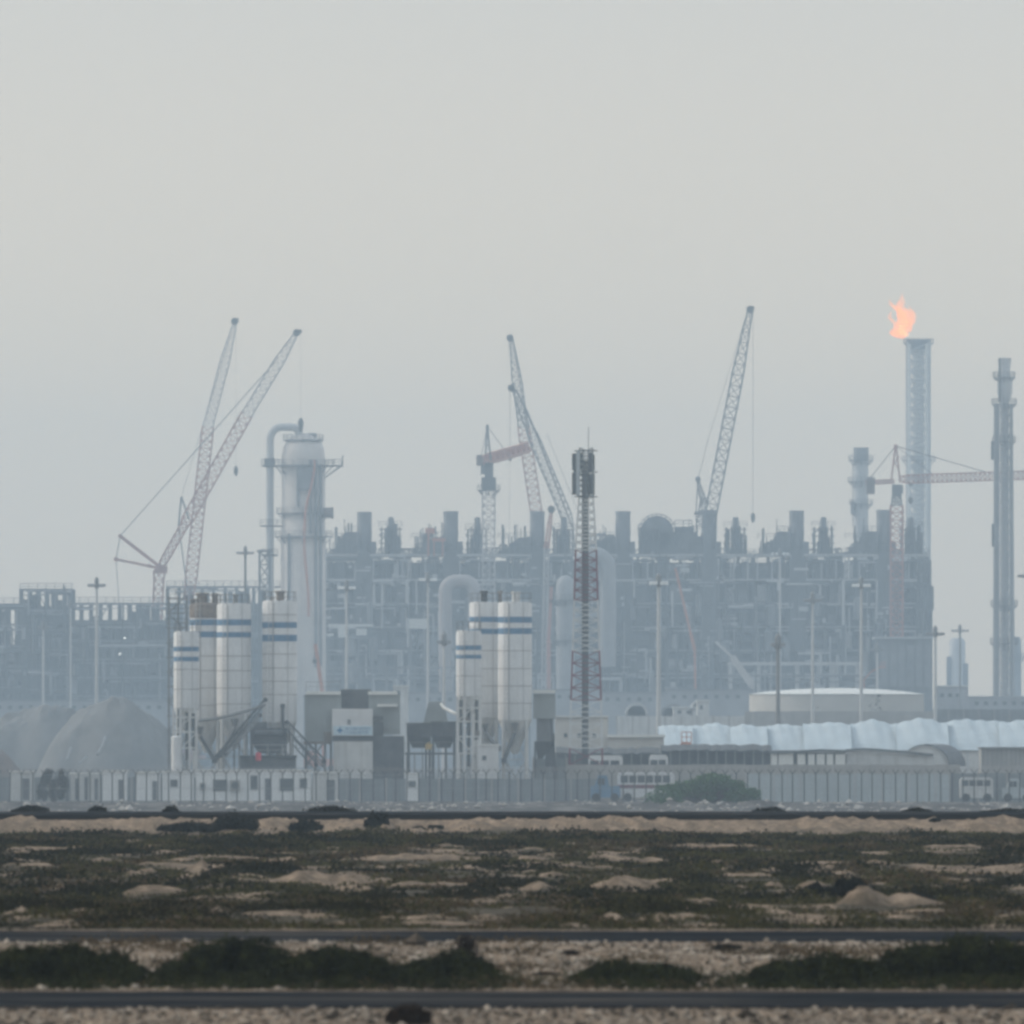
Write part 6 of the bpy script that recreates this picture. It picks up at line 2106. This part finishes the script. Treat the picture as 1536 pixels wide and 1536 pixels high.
# middle group
d = 3640.0
t = thing('crawler_crane', 'tall red crawler crane leaning left behind the third process unit', 'crane', (WX(822, d), d, 0), CR)
MB().lattice((WX(826, d), d, 3), W(804, 765, d), 6 * d / F, 17 * d / F, 17 * d / F, 26, 0.33, 0.18, .1, .02).build('boom_section', 'crane_red', t)
MB().lattice(W(804, 765, d), W(785, 640, d), 17 * d / F, 17 * d / F, 16 * d / F, 11, 0.31, 0.17, .02, .02).build('boom_section', 'crane_red', t)
MB().lattice(W(785, 640, d), W(767, 510, d), 16 * d / F, 14 * d / F, 5 * d / F, 12, 0.31, 0.17, .02, .45).build('boom_section', 'crane_grey', t)
boom_head(t, 766, 507, d, .9, side=-1)
hook(t, 762, 512, 560, d, .05, False)
MB().bar(W(770, 512, d + 1.2), W(792, 650, d + 1.2), .2).bar(W(792, 650, d + 1.2), W(850, 790, d + 1.2), .14).build('pendant_rope', 'cable', t)
carbody(t, 822, d)

d = 3590.0
t = thing('crawler_crane', 'blue grey crawler crane leaning left across the tall red one', 'crane', (WX(880, d), d, 0), CR)
MB().lattice(W(850, 775, d), W(800, 655, d), 16 * d / F, 16 * d / F, 15 * d / F, 12, 0.30, 0.16, .02, .02).build('boom_section', 'crane_grey', t)
MB().lattice(W(800, 655, d), W(771, 584, d), 15 * d / F, 12 * d / F, 5 * d / F, 7, 0.31, 0.16, .02, .5).build('boom_section', 'crane_grey', t)
MB().lattice((WX(882, d), d, 3), W(850, 775, d), 6 * d / F, 16 * d / F, 16 * d / F, 24, 0.30, 0.16, .1, .02).build('boom_section', 'crane_grey', t)
MB().bar(W(775, 585, d + 1.5), W(806, 655, d + 1.5), .3).bar(W(806, 655, d + 1.5), W(858, 790, d + 1.5), .35).bar(W(820, 650, d + 1.5), W(880, 800, d + 1.5), .1).build('pendant_rope', 'cable', t)
boom_head(t, 768, 582, d, 1.0, side=-1)
hook(t, 765, 584, 680, d, .10)
hook(t, 764, 690, 815, d + .5, .05, False)
carbody(t, 880, d, 'crane_grey')

d = 3540.0
t = thing('tower_crane', 'tower crane with a short foreshortened orange jib left of the crossing booms', 'crane', (WX(733, d), d, 0), CR)
MB().lattice((WX(733, d), d, 0), W(733, 735, d), 18 * d / F, 18 * d / F, 18 * d / F, 36, 0.37, 0.19, .02, .02).build('mast', 'crane_white', t)
MB().box(WX(722, d), WX(744, d), d - 2, d + 2, WZ(735, d), WZ(716, d)).box(WX(727, d), WX(740, d), d - 1.6, d + 1.6, WZ(716, d), WZ(694, d)).build('slewing_unit', 'steel', t)
ring_platform('platform', t, WX(733, d), d, 1.5, 735, d, 1.2)
# jib points away towards the back right
A, B = W(726, 690, d), Vector((WX(776, d) + 2.2, d + 46, WZ(674, d) + 1.2))
MB().lattice(A, B, 11 * d / F, 13 * d / F, 10 * d / F, 16, 0.55, 0.43, .02, .05).build('jib', 'orange', t)
MB().lattice(A, Vector((WX(721, d), d - 14, WZ(692, d))), 9 * d / F, 9 * d / F, 9 * d / F, 5, 0.37, 0.25, .02, .02).build('counter_jib', 'crane_red', t)
MB().box(WX(715, d), WX(725, d), d - 14, d - 11, WZ(700, d), WZ(684, d)).build('counterweight', 'equip_warm', t)
MB().bar(W(728, 690, d), W(730.5, 640, d), .45).bar(W(736, 690, d), W(731, 640, d), .45).bar(W(731, 646, d), W(731, 637, d), .7).bar(W(729, 668, d), W(734, 668, d), .3).build('apex_frame', 'crane_grey', t)
MB().bar(W(731, 640, d), A.lerp(B, .55), .12).bar(W(731, 640, d), Vector((WX(721, d), d - 13, WZ(690, d))), .12).build('pendant_rope', 'cable', t)
MB().box(WX(721, d), WX(727, d), d - 3.2, d - 2, WZ(712, d), WZ(698, d)).build('cab', 'crane_grey', t)

d = 3500.0
t = thing('small_crane', 'small orange and white crane boom standing between the stack and the tower', 'crane', (WX(816, d), d, 0), CR)
MB().lattice((WX(813, d), d, 2), W(820, 822, d), 5 * d / F, 7 * d / F, 8 * d / F, 24, 0.30, 0.18, .1, .02).build('boom_section', 'crane_white', t)
MB().lattice(W(820, 822, d), W(827, 766, d), 8 * d / F, 6 * d / F, 3 * d / F, 8, 0.30, 0.18, .02, .5).build('boom_section', 'orange', t)
boom_head(t, 828, 764, d, .5)
MB().box(WX(810, d), WX(822, d), d - 2, d + 2, 0.6, 3).build('superstructure', 'orange', t)

# right
d = 3580.0
t = thing('crawler_crane', 'tall grey crawler crane leaning right above the fifth stack', 'crane', (WX(1060, d), d, 0), CR)
MB().lattice(W(1066, 772, d), W(1125, 466, d), 17 * d / F, 17 * d / F, 7 * d / F, 19, 0.37, 0.19, .03, .3).build('boom', 'crane_grey', t)
MB().lattice((WX(1058, d), d, 3), W(1066, 772, d), 8 * d / F, 17 * d / F, 17 * d / F, 20, 0.37, 0.19, .2, .02).build('boom_section', 'crane_grey', t)
boom_head(t, 1126, 464, d, .9)
MB().lattice(W(1056, 755, d), W(1047, 722, d), 9 * d / F, 7 * d / F, 3 * d / F, 5, 0.30, 0.18, .1, .6).lattice(W(1050, 790, d), W(1057, 745, d), 12 * d / F, 11 * d / F, 9 * d / F, 6, 0.30, 0.18, .02, .1).cyl(W(1047, 719, d - 1), W(1047, 719, d + 1), .7, n=12).build('back_mast', 'crane_grey', t)
MB().bar(W(1047, 719, d), W(1044, 770, d), .25).bar(W(1044, 770, d), (WX(1050, d), d, 4), .2).box(WX(1041, d), WX(1052, d), d - 1, d + 1, WZ(772, d), WZ(768, d)).bar(W(1047, 719, d), W(1062, 660, d), .12).bar(W(1062, 660, d), W(1120, 470, d), .09).build('pendant_rope', 'cable', t)
hook(t, 1129.5, 466, 772, d, .10)
carbody(t, 1058, d, 'crane_grey')

d = 3520.0
t = thing('tower_crane', 'red tower crane with a long lattice jib reaching right past the tall flare', 'crane', (WX(1345, d), d, 0), CR)
MB().lattice((WX(1345, d), d, 0), W(1345, 758, d), 18 * d / F, 18 * d / F, 18 * d / F, 36, 0.41, 0.22, .02, .02).build('mast', 'crane_red', t)
MB().lattice(W(1345, 758, d), W(1345, 742, d), 15 * d / F, 13 * d / F, 11 * d / F, 3, 0.37, 0.22, .02, .02).box(WX(1338, d), WX(1352, d), d - 1.8, d + 1.8, WZ(745, d), WZ(727, d)).build('slewing_unit', 'crane_grey', t)
MB().bar(W(1337, 720, d), W(1343, 670, d), .42).bar(W(1350, 720, d), W(1344, 670, d), .42).bar(W(1338, 700, d), W(1349, 684, d), .25).bar(W(1349, 706, d), W(1339, 690, d), .25).box(WX(1341, d), WX(1346, d), d - .5, d + .5, WZ(674, d), WZ(667, d)).build('apex_frame', 'crane_red', t)
MB().lattice(W(1349, 719, d), W(1620, 710, d), 7 * d / F, 12 * d / F, 11 * d / F, 38, 0.30, 0.17, .05, .1).build('jib', 'crane_red', t)
MB().lattice(W(1341, 722, d), W(1298, 724, d), 5 * d / F, 5 * d / F, 5 * d / F, 8, 0.30, 0.18, .02, .02).build('counter_jib', 'crane_red', t)
MB().box(WX(1300, d), WX(1312, d), d - 1.5, d + 1.5, WZ(741, d), WZ(717, d)).build('counterweight', 'equip_warm', t)
MB().bar(W(1343.5, 669, d), W(1478, 708, d), .2).bar(W(1343.5, 669, d), W(1400, 712, d), .12).bar(W(1343.5, 669, d), W(1303, 720, d), .2).bar(W(1478, 708, d), W(1600, 706, d), .12).build('pendant_rope', 'cable', t)
MB().box(WX(1349, d), WX(1354, d), d - 3.4, d - 1.8, WZ(741, d), WZ(728, d)).build('cab', 'crane_grey', t)
MB().box(WX(1363, d), WX(1369, d), d - 1, d + 1, WZ(729, d), WZ(725, d)).bar(W(1366, 728, d), W(1366, 748, d), .12).lathe(WX(1366, d), d, [(.2, WZ(756, d)), (.6, WZ(752, d)), (.5, WZ(746, d))], 10).build('hook_trolley', 'crane_grey', t)


# telescopic booms between the units
def telescopic(label, pts_, d, m, wds):
    t = thing('telescopic_crane', label, 'crane', (W(*pts_[0], d).x, d, 0), 'telescopic cranes at the foot of the plant')
    for (a, b), w_ in zip(zip(pts_[:-1], pts_[1:]), wds):
        MB().bar(W(*a, d), W(*b, d), w_).build('boom_section', m, t)
    x = W(*pts_[0], d).x
    MB().box(x - 4, x + 4, d - 1.5, d + 1.5, 1, 2.6).box(x - 3.5, x - 1, d - 1.2, d + 1.2, 2.6, 4.2).build('carrier', m, t)
    for k in (-3, -1.2, 1.4, 3):
        MB().cyl((x + k, d - 1.6, .7), (x + k, d - 1.0, .7), .7, n=14).build('wheel', 'tyre', t)
    e = W(*pts_[-1], d)
    MB().bar(e, e + Vector((-.2, 0, -3)), .12).box(e.x - .5, e.x + .3, d - .4, d + .4, e.z - 3.8, e.z - 3).build('hook_block', 'steel_dark', t)
    return t


telescopic('dull orange telescopic crane boom in front of the fourth process unit', [(1045, 1135), (1042, 975), (1036, 950), (1013, 852)], 3470, 'orange', [.55, .8, .6])
telescopic('orange telescopic crane boom beside the separate tall silo', [(486, 1135), (483, 1035), (473, 966)], 2900, 'orange', [.8, .7])
telescopic('dull red telescopic crane boom climbing behind the telecom tower', [(824, 1135), (823, 960), (827, 880)], 3460, 'crane_red', [1.0, .8])
telescopic('pale telescopic crane boom leaning left above the storage tank', [(1136, 1135), (1128, 1028), (1098, 985), (1073, 962)], 3300, 'crane_white', [.9, 1.6, .6])


def boom_lift(label, pts_, d, m):
    t = thing('boom_lift', label, 'boom lift', (W(*pts_[0], d).x, d, 0), 'articulated boom lifts')
    for a, b in zip(pts_[:-1], pts_[1:]):
        MB().bar(W(*a, d), W(*b, d), 1.8 * d / F * 1.1).build('boom_section', m, t)
    x = W(*pts_[0], d).x
    MB().box(x - 1.6, x + 1.6, d - 1.1, d + 1.1, .5, 1.6).build('chassis', m, t)
    for k in (-1.1, 1.1):
        MB().cyl((x + k, d - 1.25, .5), (x + k, d - .8, .5), .5, n=14).build('wheel', 'tyre', t)
    e = W(*pts_[-1], d)
    MB().box(e.x - .2, e.x + .9, d - .6, d + .6, e.z - .3, e.z).rail([(e.x - .2, d - .6, e.z), (e.x + .9, d - .6, e.z)], 1.1, .1, .5).build('basket', m, t)


boom_lift('orange boom lift raised just above the leftmost tents', [(1014, 1150), (1016, 1121), (1025, 1113)], 1625, 'orange')
boom_lift('reddish boom lift with a bent arm right of the storage tank crest', [(1300, 1130), (1296, 1020), (1306, 1008), (1322, 1000)], 3350, 'orange')


# ================================================================== high mast lights
def light_mast(label, px, py, d, style, m='silver', w_=.42):
    t = thing('light_mast', label, 'light mast', (WX(px, d), d, 0), 'high lighting masts in front of the plant')
    x, z = WX(px, d), WZ(py, d)
    MB().lathe(x, d, [(w_ * .65, 0), (w_ * .38, z), (w_ * .3, z + .3)], 10).build('pole', m, t, True)
    half = 11 * d / F if style != 'small' else 7 * d / F
    MB().bar((x - half, d, z - .6), (x + half, d, z - .6), .13).bar((x, d - 1, z - .6), (x, d + 1, z - .6), .22).lathe(x, d, [(.34, z - .9), (.34, z + .5), (.12, z + .9)], 10).build('lamp_frame', 'steel_mid', t)
    ks = (-1, -.5, .5, 1) if style != 'small' else (-1, 1)
    for k in ks:
        mb = MB()
        xx = x + k * half
        mb.add([(xx - .32, d - .5, z - .62), (xx + .32, d - .5, z - .62), (xx + .32, d + .3, z - .5), (xx - .32, d + .3, z - .5), (xx - .28, d - .4, z - .25), (xx + .28, d - .4, z - .25), (xx + .28, d + .2, z - .18), (xx - .28, d + .2, z - .18)],
               [(3, 2, 1, 0), (4, 5, 6, 7), (0, 1, 5, 4), (1, 2, 6, 5), (2, 3, 7, 6), (3, 0, 4, 7)])
        o = mb.build('floodlight', 'steel_mid' if style != 'pale' else 'lamp_glass', t)
    return t


for a in (('pale light mast in front of the long low pipe rack', 145, 874, 2300, 'wide', 'silver', .46), ('dark wide headed light mast against the sky left of the great column', 368, 826, 2700, 'wide', 'steel', .52),
          ('pale light mast in front of the first process unit', 520, 878, 2350, 'pale', 'silver', .46), ('pale light mast in front of the second process unit', 642, 866, 2500, 'pale', 'silver', .42),
          ('shorter pale mast directly left of the short right-hand silo', 666, 958, 1900, 'small', 'silver', .42), ('bright pale light mast right of the telecom tower', 988, 870, 1900, 'pale', 'silver', .52),
          ('dark thick mast rising from the middle of the tents', 1167, 962, 1680, 'small', 'steel_mid', .5), ('pale light mast with a cluster head in front of the sixth process unit', 1219, 896, 2200, 'wide', 'silver', .44),
          ('pale light mast with a broad lamp bar left of the short plain chimney foot', 1292, 874, 2100, 'pale', 'silver', .46), ('pale light mast at the right edge of the plant', 1403, 947, 2300, 'wide', 'silver', .5),
          ('faint light mast between the plant and the tall unlit flare', 1440, 943, 3000, 'wide', 'steel_mid', .5), ('faint short light mast in front of the dark block building', 1316, 972, 2900, 'small', 'silver', .45),
          ('faint light mast in front of the narrow left pipe rack', 65, 938, 2800, 'small', 'silver', .45), ('faint light mast left of the dark wide headed one', 106, 906, 3000, 'small', 'silver', .4),
          ('dark light mast cut by the right edge of the view', 1540, 860, 2300, 'wide', 'steel', .46), ('faint light mast with a pale head above the sixth unit deck', 1170, 828, 3300, 'pale', 'silver', .5)):
    light_mast(*a)
